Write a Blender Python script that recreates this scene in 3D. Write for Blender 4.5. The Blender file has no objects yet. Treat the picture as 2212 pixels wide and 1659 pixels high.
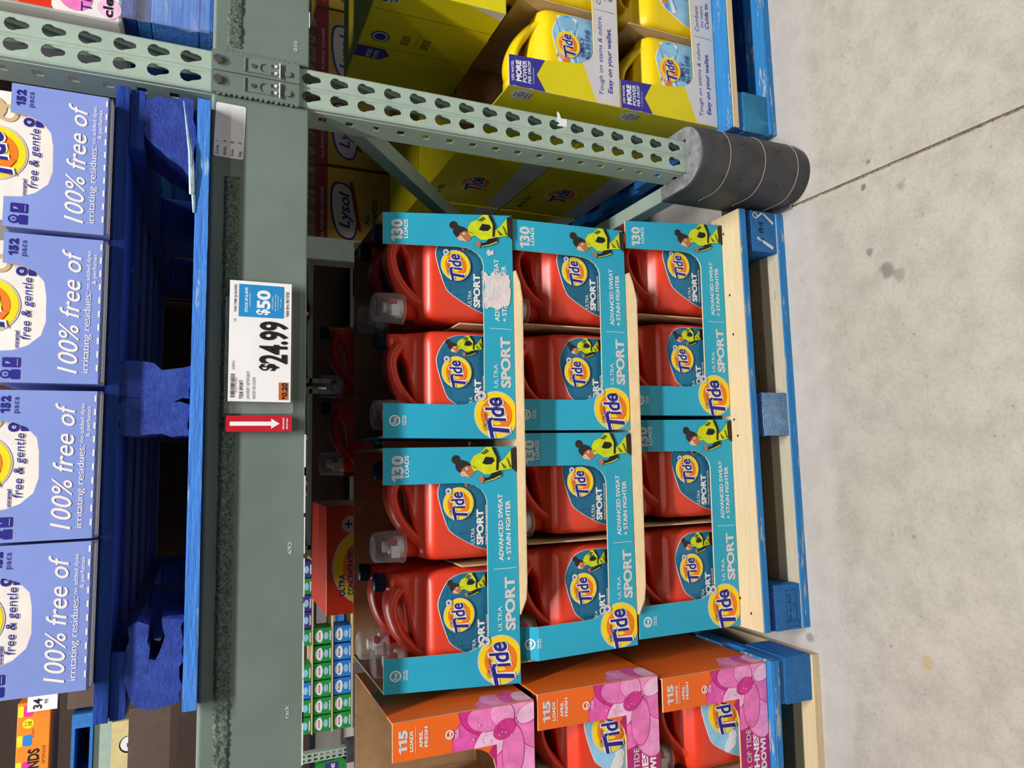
import bpy, bmesh, math, random
from mathutils import Vector, Matrix
from mathutils.geometry import tessellate_polygon
random.seed(7)
SC = bpy.context.scene
COL = SC.collection
PI = math.pi

# ------------------------------------------------------------------ camera
def make_camera():
    p, y, r = (math.radians(a) for a in (23.4226, 6.1737, -1.3658))
    F = Vector((math.sin(y)*math.cos(p), math.cos(y)*math.cos(p), -math.sin(p)))
    R = Vector((math.cos(y), -math.sin(y), 0)); D = F.cross(R)
    Rt = math.cos(r)*R + math.sin(r)*D; Dn = -math.sin(r)*R + math.cos(r)*D
    cd = bpy.data.cameras.new('camera'); co = bpy.data.objects.new('camera', cd); COL.objects.link(co)
    m = Matrix((Dn, Rt, -F)).transposed().to_4x4()      # photo is stored on its side
    m.translation = Vector((-.6977, -1.2913, 1.34)); co.matrix_world = m
    cd.sensor_fit = 'HORIZONTAL'; cd.sensor_width = 36; cd.lens = 36*1534/2212
    cd.clip_start = .05; cd.clip_end = 60
    SC.camera = co
make_camera()

# ------------------------------------------------------------------ light
w = bpy.data.worlds.new('store'); SC.world = w; w.use_nodes = True
w.node_tree.nodes['Background'].inputs[0].default_value = (.93, .97, 1, 1)
w.node_tree.nodes['Background'].inputs[1].default_value = .012
def strip(x, y, z, lx, ly, e, col=(1, .975, .94), tilt=0):
    d = bpy.data.lights.new('ceiling_strip', 'AREA'); d.shape = 'RECTANGLE'; d.size = lx; d.size_y = ly
    d.energy = e; d.color = col
    o = bpy.data.objects.new('ceiling_strip', d); COL.objects.link(o); o.location = (x, y, z); o.rotation_euler = (tilt, 0, 0)
strip(-.1, -2.0, 5.2, 3.2, .2, 295)         # strip over our aisle
strip(-1.2, -3.4, 5.2, 5.0, .22, 48)
strip(-2.5, 3.7, 5.2, 7.0, .25, 300)          # strip over the next aisle
SC.view_settings.view_transform = 'Standard'; SC.view_settings.look = 'None'
SC.view_settings.exposure = 0.5; SC.view_settings.gamma = 1
SC.view_settings.use_curve_mapping = False

# ------------------------------------------------------------------ materials
def lin(h):
    h = h.lstrip('#'); c = [int(h[i:i+2], 16)/255 for i in (0, 2, 4)]
    return tuple((v/12.92 if v <= .04045 else ((v+.055)/1.055)**2.4) for v in c) + (1,)
MATS = {}
def base_mat(name):
    m = bpy.data.materials.new(name); m.use_nodes = True; MATS[name] = m
    nt = m.node_tree; return m, nt, nt.nodes['Principled BSDF']
def coords(nt, scale=(1, 1, 1)):
    tc = nt.nodes.new('ShaderNodeTexCoord'); oi = nt.nodes.new('ShaderNodeObjectInfo')
    ad = nt.nodes.new('ShaderNodeVectorMath'); ad.operation = 'ADD'
    mu = nt.nodes.new('ShaderNodeVectorMath'); mu.operation = 'SCALE'; mu.inputs['Scale'].default_value = 13.7
    cb = nt.nodes.new('ShaderNodeCombineXYZ')
    for i in range(3): nt.links.new(oi.outputs['Random'], cb.inputs[i])
    nt.links.new(cb.outputs[0], mu.inputs[0])
    nt.links.new(tc.outputs['Object'], ad.inputs[0]); nt.links.new(mu.outputs[0], ad.inputs[1])
    mp = nt.nodes.new('ShaderNodeMapping'); mp.inputs['Scale'].default_value = scale
    nt.links.new(ad.outputs[0], mp.inputs[0]); return mp.outputs[0]
def noise(nt, vec, scale, detail=4, rough=.6):
    n = nt.nodes.new('ShaderNodeTexNoise'); n.inputs['Scale'].default_value = scale
    n.inputs['Detail'].default_value = detail; n.inputs['Roughness'].default_value = rough
    nt.links.new(vec, n.inputs['Vector']); return n.outputs['Fac']
def ramp(nt, fac, stops):
    r = nt.nodes.new('ShaderNodeValToRGB'); e = r.color_ramp.elements
    while len(e) < len(stops): e.new(.5)
    for el, (p, c) in zip(e, stops): el.position = p; el.color = c
    nt.links.new(fac, r.inputs[0]); return r.outputs[0]
def mix(nt, fac, a, b, mode='MIX'):
    m = nt.nodes.new('ShaderNodeMix'); m.data_type = 'RGBA'; m.blend_type = mode
    for s, v in ((0, fac), (6, a), (7, b)):
        if hasattr(v, 'default_value'): nt.links.new(v, m.inputs[s])
        else: m.inputs[s].default_value = v
    return m.outputs[2]
def bump(nt, bs, h, strength=.3, dist=.002):
    b = nt.nodes.new('ShaderNodeBump'); b.inputs['Strength'].default_value = strength; b.inputs['Distance'].default_value = dist
    nt.links.new(h, b.inputs['Height']); nt.links.new(b.outputs[0], bs.inputs['Normal'])
def M(name, hexc, rough=.55, var=.05, scale=18, metal=0, bmp=0, bscale=120, spec=.4, stretch=(1, 1, 1)):
    if name in MATS: return MATS[name]
    m, nt, bs = base_mat(name); c = lin(hexc)
    v = coords(nt, stretch); n = noise(nt, v, scale)
    lo = tuple(x*(1-var*2) for x in c[:3])+(1,); hi = tuple(min(1, x*(1+var*2)) for x in c[:3])+(1,)
    nt.links.new(ramp(nt, n, [(.3, lo), (.7, hi)]), bs.inputs['Base Color'])
    bs.inputs['Roughness'].default_value = rough; bs.inputs['Metallic'].default_value = metal
    bs.inputs['Specular IOR Level'].default_value = spec
    if bmp: bump(nt, bs, noise(nt, v, bscale, 3), bmp, .0015)
    return m
def wood_paint(name, paint, wood, wear=.5, stretch=(2, 20, 20), paint2=None, bmp=.5):
    m, nt, bs = base_mat(name); v = coords(nt, stretch)
    g = noise(nt, v, 5, 6, .65); w2 = noise(nt, coords(nt, (1.2, 8, 8)), 7, 8, .75)
    pc = mix(nt, g, lin(paint), lin(paint2 or paint))
    wc = mix(nt, g, lin(wood), tuple(x*.62 for x in lin(wood)[:3])+(1,))
    f = ramp(nt, w2, [(wear, (0, 0, 0, 1)), (wear+.05, (1, 1, 1, 1))])
    nt.links.new(mix(nt, f, pc, wc), bs.inputs['Base Color']); bs.inputs['Roughness'].default_value = .75
    bs.inputs['Specular IOR Level'].default_value = .2
    bump(nt, bs, g, bmp, .004); return m
def end_grain(name, c1, c2, scale=60, bmp=.6, off=(.02, 0, -.03)):
    m, nt, bs = base_mat(name); tc = nt.nodes.new('ShaderNodeTexCoord')
    mp = nt.nodes.new('ShaderNodeMapping'); mp.inputs['Location'].default_value = off; mp.inputs['Scale'].default_value = (1, .02, 1)
    nt.links.new(tc.outputs['Object'], mp.inputs[0])
    wv = nt.nodes.new('ShaderNodeTexWave'); wv.wave_type = 'RINGS'; wv.rings_direction = 'SPHERICAL'
    wv.inputs['Scale'].default_value = scale; wv.inputs['Distortion'].default_value = 3; wv.inputs['Detail'].default_value = 3
    nt.links.new(mp.outputs[0], wv.inputs['Vector'])
    n = noise(nt, tc.outputs['Object'], 40, 5)
    f = nt.nodes.new('ShaderNodeMath'); f.operation = 'MULTIPLY'; nt.links.new(wv.outputs['Fac'], f.inputs[0]); nt.links.new(n, f.inputs[1])
    nt.links.new(ramp(nt, f.outputs[0], [(.15, lin(c1)), (.6, lin(c2))]), bs.inputs['Base Color'])
    bs.inputs['Roughness'].default_value = .8; bump(nt, bs, f.outputs[0], bmp, .004); return m
def clear_mat(name, tint=(.95, .97, .97, 1), opac=.18, rough=.12):
    m, nt, bs = base_mat(name); out = nt.nodes['Material Output']
    t = nt.nodes.new('ShaderNodeBsdfTransparent'); t.inputs[0].default_value = tint
    lw = nt.nodes.new('ShaderNodeLayerWeight'); lw.inputs[0].default_value = .35
    mr = nt.nodes.new('ShaderNodeMapRange'); mr.inputs[3].default_value = opac; mr.inputs[4].default_value = min(1, opac+.38)
    nt.links.new(lw.outputs['Facing'], mr.inputs[0])
    n = noise(nt, coords(nt), 30); mm = nt.nodes.new('ShaderNodeMath'); mm.operation = 'MULTIPLY_ADD'
    mm.inputs[1].default_value = .1; nt.links.new(n, mm.inputs[0]); nt.links.new(mr.outputs[0], mm.inputs[2])
    bs.inputs['Base Color'].default_value = (.85, .87, .88, 1); bs.inputs['Roughness'].default_value = rough
    ms = nt.nodes.new('ShaderNodeMixShader'); nt.links.new(mm.outputs[0], ms.inputs[0])
    nt.links.new(t.outputs[0], ms.inputs[1]); nt.links.new(bs.outputs[0], ms.inputs[2]); nt.links.new(ms.outputs[0], out.inputs[0])
    return m

M('rack_paint', '#a2b4a7', .42, .04, 25, bmp=.05, spec=.5); M('beam_paint_shaded', '#6b7972', .45, .07, 5, bmp=.05, spec=.45)  # beam copy of the rack paint, darkened to stand in for the shadow on it
M('rack_edge', '#d5d8d0', .5); M('bolt_steel', '#b9b6b8', .3, metal=.9)
M('teal', '#24a5c6', .5, .04, 6); M('teal_dark', '#17606f', .6)
M('kraft', '#a8835c', .85, .06, 30, bmp=.1); M('kraft_edge', '#d9c19c', .9, .08, 200); M('kraft_pale', '#c4a981', .85, .04, 40)
M('white_print', '#e9e8ea', .55, .02); M('grey_print', '#cfcdd0', .55, .02); M('black_print', '#15151a', .55)
M('navy', '#231f86', .5, .03); M('navy_cap', '#16173a', .4)
M('logo_yellow', '#f4d516', .5, .03); M('logo_orange', '#ee7a1c', .5, .03)
M('red_plastic', '#d93e27', .33, .02, spec=.5); M('red_plastic_b', '#d8391f', .33, .02, spec=.5)
M('yellow_plastic', '#e8c80c', .33, .02, spec=.5)
M('label_blue', '#1d6a8e', .45, .12, 9); M('label_line', '#0e3d55', .5)
M('skin', '#b4714c', .6); M('skin_light', '#eec3a2', .6); M('hair', '#2a211f', .6, .2, 90); M('lime', '#cfd81a', .55, .06, 60); M('lime_dark', '#5d6414', .6)
M('torn_paper', '#d9d2d5', .85, .05, 60, bmp=.9, bscale=130); M('splinter_wood', '#a8c2d6', .8, .15, 80); M('tap_white', '#e6e4e6', .4); M('tap_red', '#b5122c', .4)
clear_mat('clear_plastic', (.97, .98, .98, 1), .05, .1); clear_mat('clear_wrap', (.96, .97, .98, 1), .03, .25)
M('orange_case', '#f0691a', .5, .03, 8); M('magenta', '#b3206f', .5, .08, 8)
for i, h in enumerate(('#ea78bb', '#e35aac', '#ef97cb', '#cf2f8b', '#f4bcdc')): M('petal%d' % i, h, .5, .1, 40)
M('yellow_case', '#dccd0e', .5, .04, 8); M('flag_purple', '#332f93', .5)
M('sky_label', '#8fc4e6', .45, .1, 20); M('ray_blue', '#3d9bd6', .5)
M('ltblue_case', '#8093d6', .5, .03, 8); M('ltblue_edge', '#5f76b8', .6); M('cream_print', '#e9e2df', .5, .02); M('pack_white', '#e6e1de', .4, .04)
M('rubber', '#3c3c3f', .55, .18, 14, bmp=.25, bscale=60); M('rubber_top', '#77777a', .8, .2, 40); M('rubber_line', '#8d8a85', .7)
M('tag_red', '#c2202f', .35); M('coupon_blue', '#1f87c6', .5); M('tag_orange', '#c9682c', .5)
M('velcro', '#56655a', .95, .4, 260, bmp=1, bscale=300)
wood_paint('blue_wood', '#1f62ae', '#cdb48a', .66, paint2='#2f7cc0'); wood_paint('blue_wood_worn', '#3c8fc4', '#cfc3a4', .56, paint2='#1f62ae')
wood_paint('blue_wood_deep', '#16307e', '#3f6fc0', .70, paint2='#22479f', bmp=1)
wood_paint('blue_light', '#4f96e4', '#9cc8f0', .6, paint2='#3566cc', bmp=.9)
wood_paint('bare_wood', '#cbb084', '#7d6848', .66, paint2='#dccbaa'); wood_paint('bare_wood_grey', '#a79f8c', '#6f6a5c', .6, paint2='#c4bca8')
end_grain('grain_blue', '#185a9e', '#2f86c2'); end_grain('grain_worn', '#2a6fa8', '#c6d8e2', 75, 1); end_grain('grain_teal', '#1f74a8', '#3fa8cc', 90, 1)
def rough_paint(name, c1, c2, c3):
    m, nt, bs = base_mat(name); v = coords(nt); n1 = noise(nt, v, 22, 8, .75); n2 = noise(nt, coords(nt, (1, 1, 1)), 90, 6, .8)
    c = mix(nt, ramp(nt, n1, [(.35, (0, 0, 0, 1)), (.65, (1, 1, 1, 1))]), lin(c1), lin(c2)); c = mix(nt, ramp(nt, n2, [(.62, (0, 0, 0, 1)), (.75, (1, 1, 1, 1))]), c, lin(c3))
    nt.links.new(c, bs.inputs['Base Color']); bs.inputs['Roughness'].default_value = .8
    ad = nt.nodes.new('ShaderNodeMath'); ad.operation = 'ADD'; nt.links.new(n1, ad.inputs[0]); nt.links.new(n2, ad.inputs[1]); bump(nt, bs, ad.outputs[0], 1, .012)
rough_paint('blue_rough', '#2439a8', '#3a62d2', '#6fa4ea')
M('dark_blue_grain', '#123a78', .8, .3, 120, bmp=.8, bscale=200)

# ------------------------------------------------------------------ mesh helpers
class MB:
    def __init__(s): s.v = []; s.f = []; s.m = []; s.mats = []
    def mi(s, mat):
        if mat not in s.mats: s.mats.append(mat)
        return s.mats.index(mat)
    def add(s, verts, faces, mat):
        o = len(s.v); s.v += [tuple(p) for p in verts]; i = s.mi(mat)
        for f in faces: s.f.append(tuple(o+k for k in f)); s.m.append(i)
    def box(s, x0, x1, y0, y1, z0, z1, mat):
        s.add([(x, y, z) for x in (x0, x1) for y in (y0, y1) for z in (z0, z1)],
              [(0, 1, 3, 2), (4, 6, 7, 5), (0, 4, 5, 1), (2, 3, 7, 6), (0, 2, 6, 4), (1, 5, 7, 3)], mat)
        return s
    def prism(s, loops, d0, d1, mat, edge=None, fn=None, back=None):
        """loops of (u,v): outer then holes; extruded along y from d0 (front) to d1"""
        fn = fn or (lambda u, v, d: (u, d, v)); pts = [p for l in loops for p in l]
        tri = tessellate_polygon([[Vector((u, v, 0)) for u, v in l] for l in loops])
        s.add([fn(u, v, d0) for u, v in pts], tri, mat)
        s.add([fn(u, v, d1) for u, v in pts], [t[::-1] for t in tri], back or mat)
        o = 0
        for l in loops:
            n = len(l)
            s.add([fn(u, v, d) for u, v in l for d in (d0, d1)], [(2*i, 2*i+1, 2*((i+1) % n)+1, 2*((i+1) % n)) for i in range(n)], edge or mat)
        return s
    def tube(s, path, r, mat, n=8, cap=True):
        P = [Vector(p) for p in path]; rr = r if isinstance(r, (list, tuple)) else [r]*len(P); vs = []; fs = []
        up = Vector((0, 1, 0))
        for i, p in enumerate(P):
            t = (P[min(i+1, len(P)-1)]-P[max(i-1, 0)]).normalized()
            a = t.cross(up)
            if a.length < .01: a = t.cross(Vector((1, 0, 0)))
            a.normalize(); b = t.cross(a)
            vs += [p+rr[i]*(math.cos(2*PI*k/n)*a+math.sin(2*PI*k/n)*b) for k in range(n)]
        for i in range(len(P)-1):
            fs += [(i*n+k, i*n+(k+1) % n, (i+1)*n+(k+1) % n, (i+1)*n+k) for k in range(n)]
        if cap: fs += [tuple(range(n))[::-1], tuple((len(P)-1)*n+k for k in range(n))]
        s.add(vs, fs, mat); return s
    def lathe(s, prof, mat, n=24, c=(0, 0, 0), axis='z'):
        vs = []; fs = []
        for r, h in prof:
            for k in range(n):
                a = 2*PI*k/n; x, y, z = r*math.cos(a), r*math.sin(a), h
                if axis == 'y': x, y, z = x, h, y
                vs.append((c[0]+x, c[1]+y, c[2]+z))
        for i in range(len(prof)-1): fs += [(i*n+k, i*n+(k+1) % n, (i+1)*n+(k+1) % n, (i+1)*n+k) for k in range(n)]
        s.add(vs, fs, mat); return s
    def build(s, name, parent=None, smooth=False, loc=None, rot=None, bevel=0, seg=2, label=None, fix=True, kind=None, dbl=False):
        me = bpy.data.meshes.new(name); me.from_pydata(s.v, [], s.f)
        for m in s.mats: me.materials.append(MATS[m])
        me.polygons.foreach_set('material_index', s.m)
        if fix or dbl:
            bm = bmesh.new(); bm.from_mesh(me)
            if dbl: bmesh.ops.remove_doubles(bm, verts=bm.verts, dist=1e-5)
            if fix: bmesh.ops.recalc_face_normals(bm, faces=bm.faces)
            bm.to_mesh(me); bm.free()
        if smooth: me.polygons.foreach_set('use_smooth', [True]*len(me.polygons))
        me.update(); o = bpy.data.objects.new(name, me); COL.objects.link(o)
        if parent: o.parent = parent
        if loc: o.location = loc
        if rot: o.rotation_euler = rot
        if bevel:
            b = o.modifiers.new('bevel', 'BEVEL'); b.width = bevel; b.segments = seg; b.limit_method = 'ANGLE'; b.angle_limit = .6
        if label: o['label'] = label
        if kind: o['kind'] = kind
        return o
def thing(name, label, cat, loc=(0, 0, 0), rz=0, group=None):
    o = bpy.data.objects.new(name, None); COL.objects.link(o); o.empty_display_size = .05
    o.location = loc; o.rotation_euler = (0, 0, rz); o['label'] = label; o['category'] = cat
    if group: o['group'] = group
    return o
def tag(o, label, cat, group=None):
    o['label'] = label; o['category'] = cat
    if group: o['group'] = group
    return o
def dup(root, label, loc, rz=None, group=None):
    r = root.copy(); COL.objects.link(r); r.location = loc; r['label'] = label
    if rz is not None: r.rotation_euler = (0, 0, rz)
    if group: r['group'] = group
    for ch in list(root.children):
        c = ch.copy(); COL.objects.link(c); c.parent = r
        for g in list(ch.children):
            d = g.copy(); COL.objects.link(d); d.parent = c
    return r
def smoothpoly(pts, k=4, closed=True):
    n = len(pts); out = []
    for i in range(n if closed else n-1):
        g = (lambda j: pts[j % n]) if closed else (lambda j: pts[max(0, min(n-1, j))])
        p0, p1, p2, p3 = g(i-1), g(i), g(i+1), g(i+2)
        for q in range(k):
            t = q/k
            out.append(tuple(.5*(2*b+(c-a)*t+(2*a-5*b+4*c-d)*t*t+(3*b-3*c+d-a)*t**3) for a, b, c, d in zip(p0, p1, p2, p3)))
    if not closed: out.append(pts[-1])
    return out
def circle(cx, cy, r, n=32, ry=None, a0=0, a1=2*PI):
    full = abs(a1-a0-2*PI) < 1e-6
    return [(cx+r*math.cos(a0+(a1-a0)*i/(n if full else n-1)), cy+(ry or r)*math.sin(a0+(a1-a0)*i/(n if full else n-1))) for i in range(n)]
def rrect(x0, x1, y0, y1, r, n=5):
    out = []
    for cx, cy, a in ((x1-r, y1-r, 0), (x0+r, y1-r, PI/2), (x0+r, y0+r, PI), (x1-r, y0+r, 1.5*PI)):
        out += [(cx+r*math.cos(a+PI/2*i/n), cy+r*math.sin(a+PI/2*i/n)) for i in range(n+1)]
    return out

# ------------------------------------------------------------------ lettering
TC = {}
def glyphs(s, bold=0, shear=0, sp=1):
    k = (s, bold, shear, sp)
    if k not in TC and '1' in s and bold >= .03 and len(s) > 1:      # draw a proper flagged numeral one
        V, Fc, x = [], [], 0
        for ch in s:
            if ch == '1': vs, fs, wd = [(.0, .46), (.0, .6), (.2, .735), (.36, .735), (.36, -.015), (.17, -.015), (.17, .54)], [(0, 1, 2, 6), (2, 3, 6), (3, 4, 5, 6)], .36
            else: vs, fs, wd = glyphs(ch, bold, shear, sp)
            o = len(V); V += [(x+a, b) for a, b in vs]; Fc += [tuple(o+i for i in f) for f in fs]; x += wd+.05
        TC[k] = (V, Fc, x-.05)
    if k not in TC:
        cu = bpy.data.curves.new('t', 'FONT'); cu.body = s; cu.offset = bold; cu.shear = shear; cu.resolution_u = 3; cu.space_character = sp
        ob = bpy.data.objects.new('t', cu); COL.objects.link(ob)
        dg = bpy.context.evaluated_depsgraph_get(); me = bpy.data.meshes.new_from_object(ob.evaluated_get(dg))
        vs = [(p.co.x, p.co.y) for p in me.vertices]; fs = [tuple(f.vertices) for f in me.polygons]
        bpy.data.objects.remove(ob); bpy.data.curves.remove(cu); bpy.data.meshes.remove(me)
        x0 = min(v[0] for v in vs); x1 = max(v[0] for v in vs)
        TC[k] = ([(x-x0, y) for x, y in vs], fs, x1-x0)
    return TC[k]
EPS = .00035
class Art:
    """flat print on a panel: (u right, v up, layer towards the viewer)"""
    def __init__(s, fn=None, xf=None): s.parts = {}; s.part('lettering'); s.fn = fn or (lambda u, v, d: (u, -d, v)); s.xf = xf or (lambda u, v: (u, v))
    def part(s, n): s.mb = s.parts.setdefault(n, MB()); return s
    def poly(s, pts, mat, layer=1, holes=()):
        loops = [list(pts)]+[list(h) for h in holes]; P = [s.xf(*p) for l in loops for p in l]
        tri = tessellate_polygon([[Vector((u, v, 0)) for u, v in l] for l in loops])
        s.mb.add([s.fn(u, v, layer*EPS) for u, v in P], tri, mat)
    def rect(s, u0, u1, v0, v1, mat, layer=1): s.poly([(u0, v0), (u1, v0), (u1, v1), (u0, v1)], mat, layer)
    def disc(s, cx, cy, r, mat, layer=1, ry=None, n=36): s.poly(circle(cx, cy, r, n, ry), mat, layer)
    def ring(s, cx, cy, r0, r1, mat, layer=1, n=36): s.poly(circle(cx, cy, r1, n), mat, layer, [circle(cx, cy, r0, n)])
    def text(s, t, u, v, h, mat, layer=2, w=None, bold=0, shear=0, rot=0, align='l', sp=1):
        vs, fs, wd = glyphs(t, bold, shear, sp); k = h/.72; sx = (w/wd) if w else k
        ox = {'l': 0, 'c': -wd*sx/2, 'r': -wd*sx}[align]; c, sn = math.cos(rot), math.sin(rot)
        P = []
        for x, y in vs:
            a, b = x*sx+ox, y*k; P.append(s.xf(u+a*c-b*sn, v+a*sn+b*c))
        s.mb.add([s.fn(p[0], p[1], layer*EPS) for p in P], fs, mat)
    def build(s, name, parent, **k):
        return [m.build(n if len(s.parts) > 1 else name, parent, fix=False, **k) for n, m in s.parts.items() if m.f]
def logo(a, cx, cy, r, L=2, clip=None, badge=True, small=True):
    """round yellow and orange emblem with slanted four-letter word"""
    cur = s0 = a.mb; a.part('round_emblem')
    cl = (lambda p: [(u, max(v, clip)) for u, v in p]) if clip is not None else (lambda p: p)
    a.poly(cl(circle(cx, cy, r, 40)), 'grey_print', L)
    a.poly(cl(circle(cx, cy, r*.95, 40)), 'logo_yellow', L+1)
    a.poly(cl(circle(cx, cy, r*.71, 36)), 'logo_orange', L+2)
    a.poly(cl(circle(cx+.02*r, cy, r*.46, 30)), 'logo_yellow', L+3)
    a.poly(cl([(cx-.5*r, cy-.48*r), (cx-.25*r, cy-.66*r), (cx-.05*r, cy-.25*r), (cx-.3*r, cy-.1*r)]), 'logo_orange', L+4)
    for mat, b, l in (('white_print', .075, L+5), ('navy', .022, L+6)):
        a.text('T', cx-.86*r, cy-.58*r, .9*r, mat, l, w=.82*r, bold=b, shear=.28, rot=.2)
        a.text('ide', cx-.27*r, cy-.40*r, .82*r, mat, l, w=1.07*r, bold=b, shear=.28, rot=.2)
    if small:
        for i, t in enumerate(('ULTRA', 'CONCENTRATED')):
            a.text(t, cx-.66*r, cy+(.47-.17*i)*r, .12*r, 'navy', L+7, w=(.3, .75)[i]*r, bold=.02, rot=.2)
    if badge:
        a.disc(cx+.78*r, cy+.66*r, r*.2, 'grey_print', L+7, n=16)
        a.text('+', cx+.78*r, cy+.56*r, .26*r, 'navy', L+8, bold=.02, align='c')
    a.mb = cur
RUN = dict(
 bun=circle(.2197, .1353, .0094, 14),
 hair=[(.207, .1372), (.2162, .1308), (.2195, .1243), (.2149, .1098), (.2061, .1016), (.2011, .1063), (.2065, .1154), (.1997, .1209), (.1913, .1256), (.1948, .131), (.2001, .1355)],
 face=[(.193, .1265), (.2014, .1209), (.2064, .1135), (.2062, .1044), (.1991, .0961), (.1888, .0972), (.1813, .1065), (.185, .1138), (.1843, .1211), (.1897, .1284)],
 cheek=[(.1895, .1275), (.1955, .122), (.195, .1165), (.1895, .1135), (.1855, .1085), (.1815, .1068), (.185, .1138), (.1845, .1211)],
 ear=circle(.2005, .1125, .003, 10), brow=[(.188, .122), (.191, .1217), (.191, .1223), (.188, .1226)], eye=[(.1868, .119), (.1892, .1188), (.1891, .1195), (.187, .1195)], mouth=[(.1832, .1098), (.1855, .1102), (.1855, .1108), (.1834, .1104)],
 shirt=[(.2148, .1042), (.2268, .0967), (.2335, .0817), (.2452, .0684), (.2445, .0532), (.2224, .046), (.21, .0425), (.2168, .0309), (.2377, .0131), (.1988, .011), (.1943, .0408), (.1877, .058), (.1881, .0731), (.1972, .0878), (.194, .0971), (.2044, .1025)],
 black=[(.2108, .0783), (.2246, .0706), (.2225, .0536), (.2155, .05), (.2086, .0577), (.208, .069)],
 fold=[(.232, .082), (.241, .068), (.236, .062), (.229, .072)], fold2=[(.2, .09), (.2035, .098), (.206, .102), (.2045, .096)], fold3=[(.199, .03), (.212, .037), (.209, .032), (.2, .022)], fold4=[(.2, .016), (.222, .024), (.218, .019), (.201, .012)],
 sleeve=[(.244, .057), (.2445, .0494), (.2223, .0403), (.196, .0427), (.1953, .0475), (.2224, .046)],
 pants=[(.2395, .0131), (.2445, .001), (.19, .001), (.1988, .011)],
 arm=[(.1895, .058), (.195, .0361), (.1836, .0363), (.1771, .0507), (.1717, .0733), (.1779, .0788), (.1826, .0619)],
 rim=[(.1836, .0363), (.1771, .0507), (.1717, .0733), (.173, .0733), (.179, .052), (.1852, .038)],
 hand=[(.1817, .089), (.1848, .0787), (.1778, .0742), (.171, .0771), (.1698, .0827)])
RMAT = dict(bun='hair', hair='hair', face='skin', cheek='skin_light', ear='skin_light', brow='hair', eye='hair', mouth='tap_red', shirt='lime', black='black_print', fold='lime_dark', fold2='black_print', fold3='lime_dark', fold4='lime_dark', sleeve='black_print', pants='hair', arm='black_print', rim='lime', hand='skin')
def runner(a, k=1, ox=0, oy=0, L=2, vmin=None):
    cur = a.mb; a.part('runner_picture')
    for i, (n, p) in enumerate(RUN.items()):
        q = [(u*k+ox, v*k+oy) for u, v in p]
        if vmin is not None: q = [(u, max(v, vmin)) for u, v in q]
        a.poly(q, RMAT[n], L+i*.4)
    a.mb = cur
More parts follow.
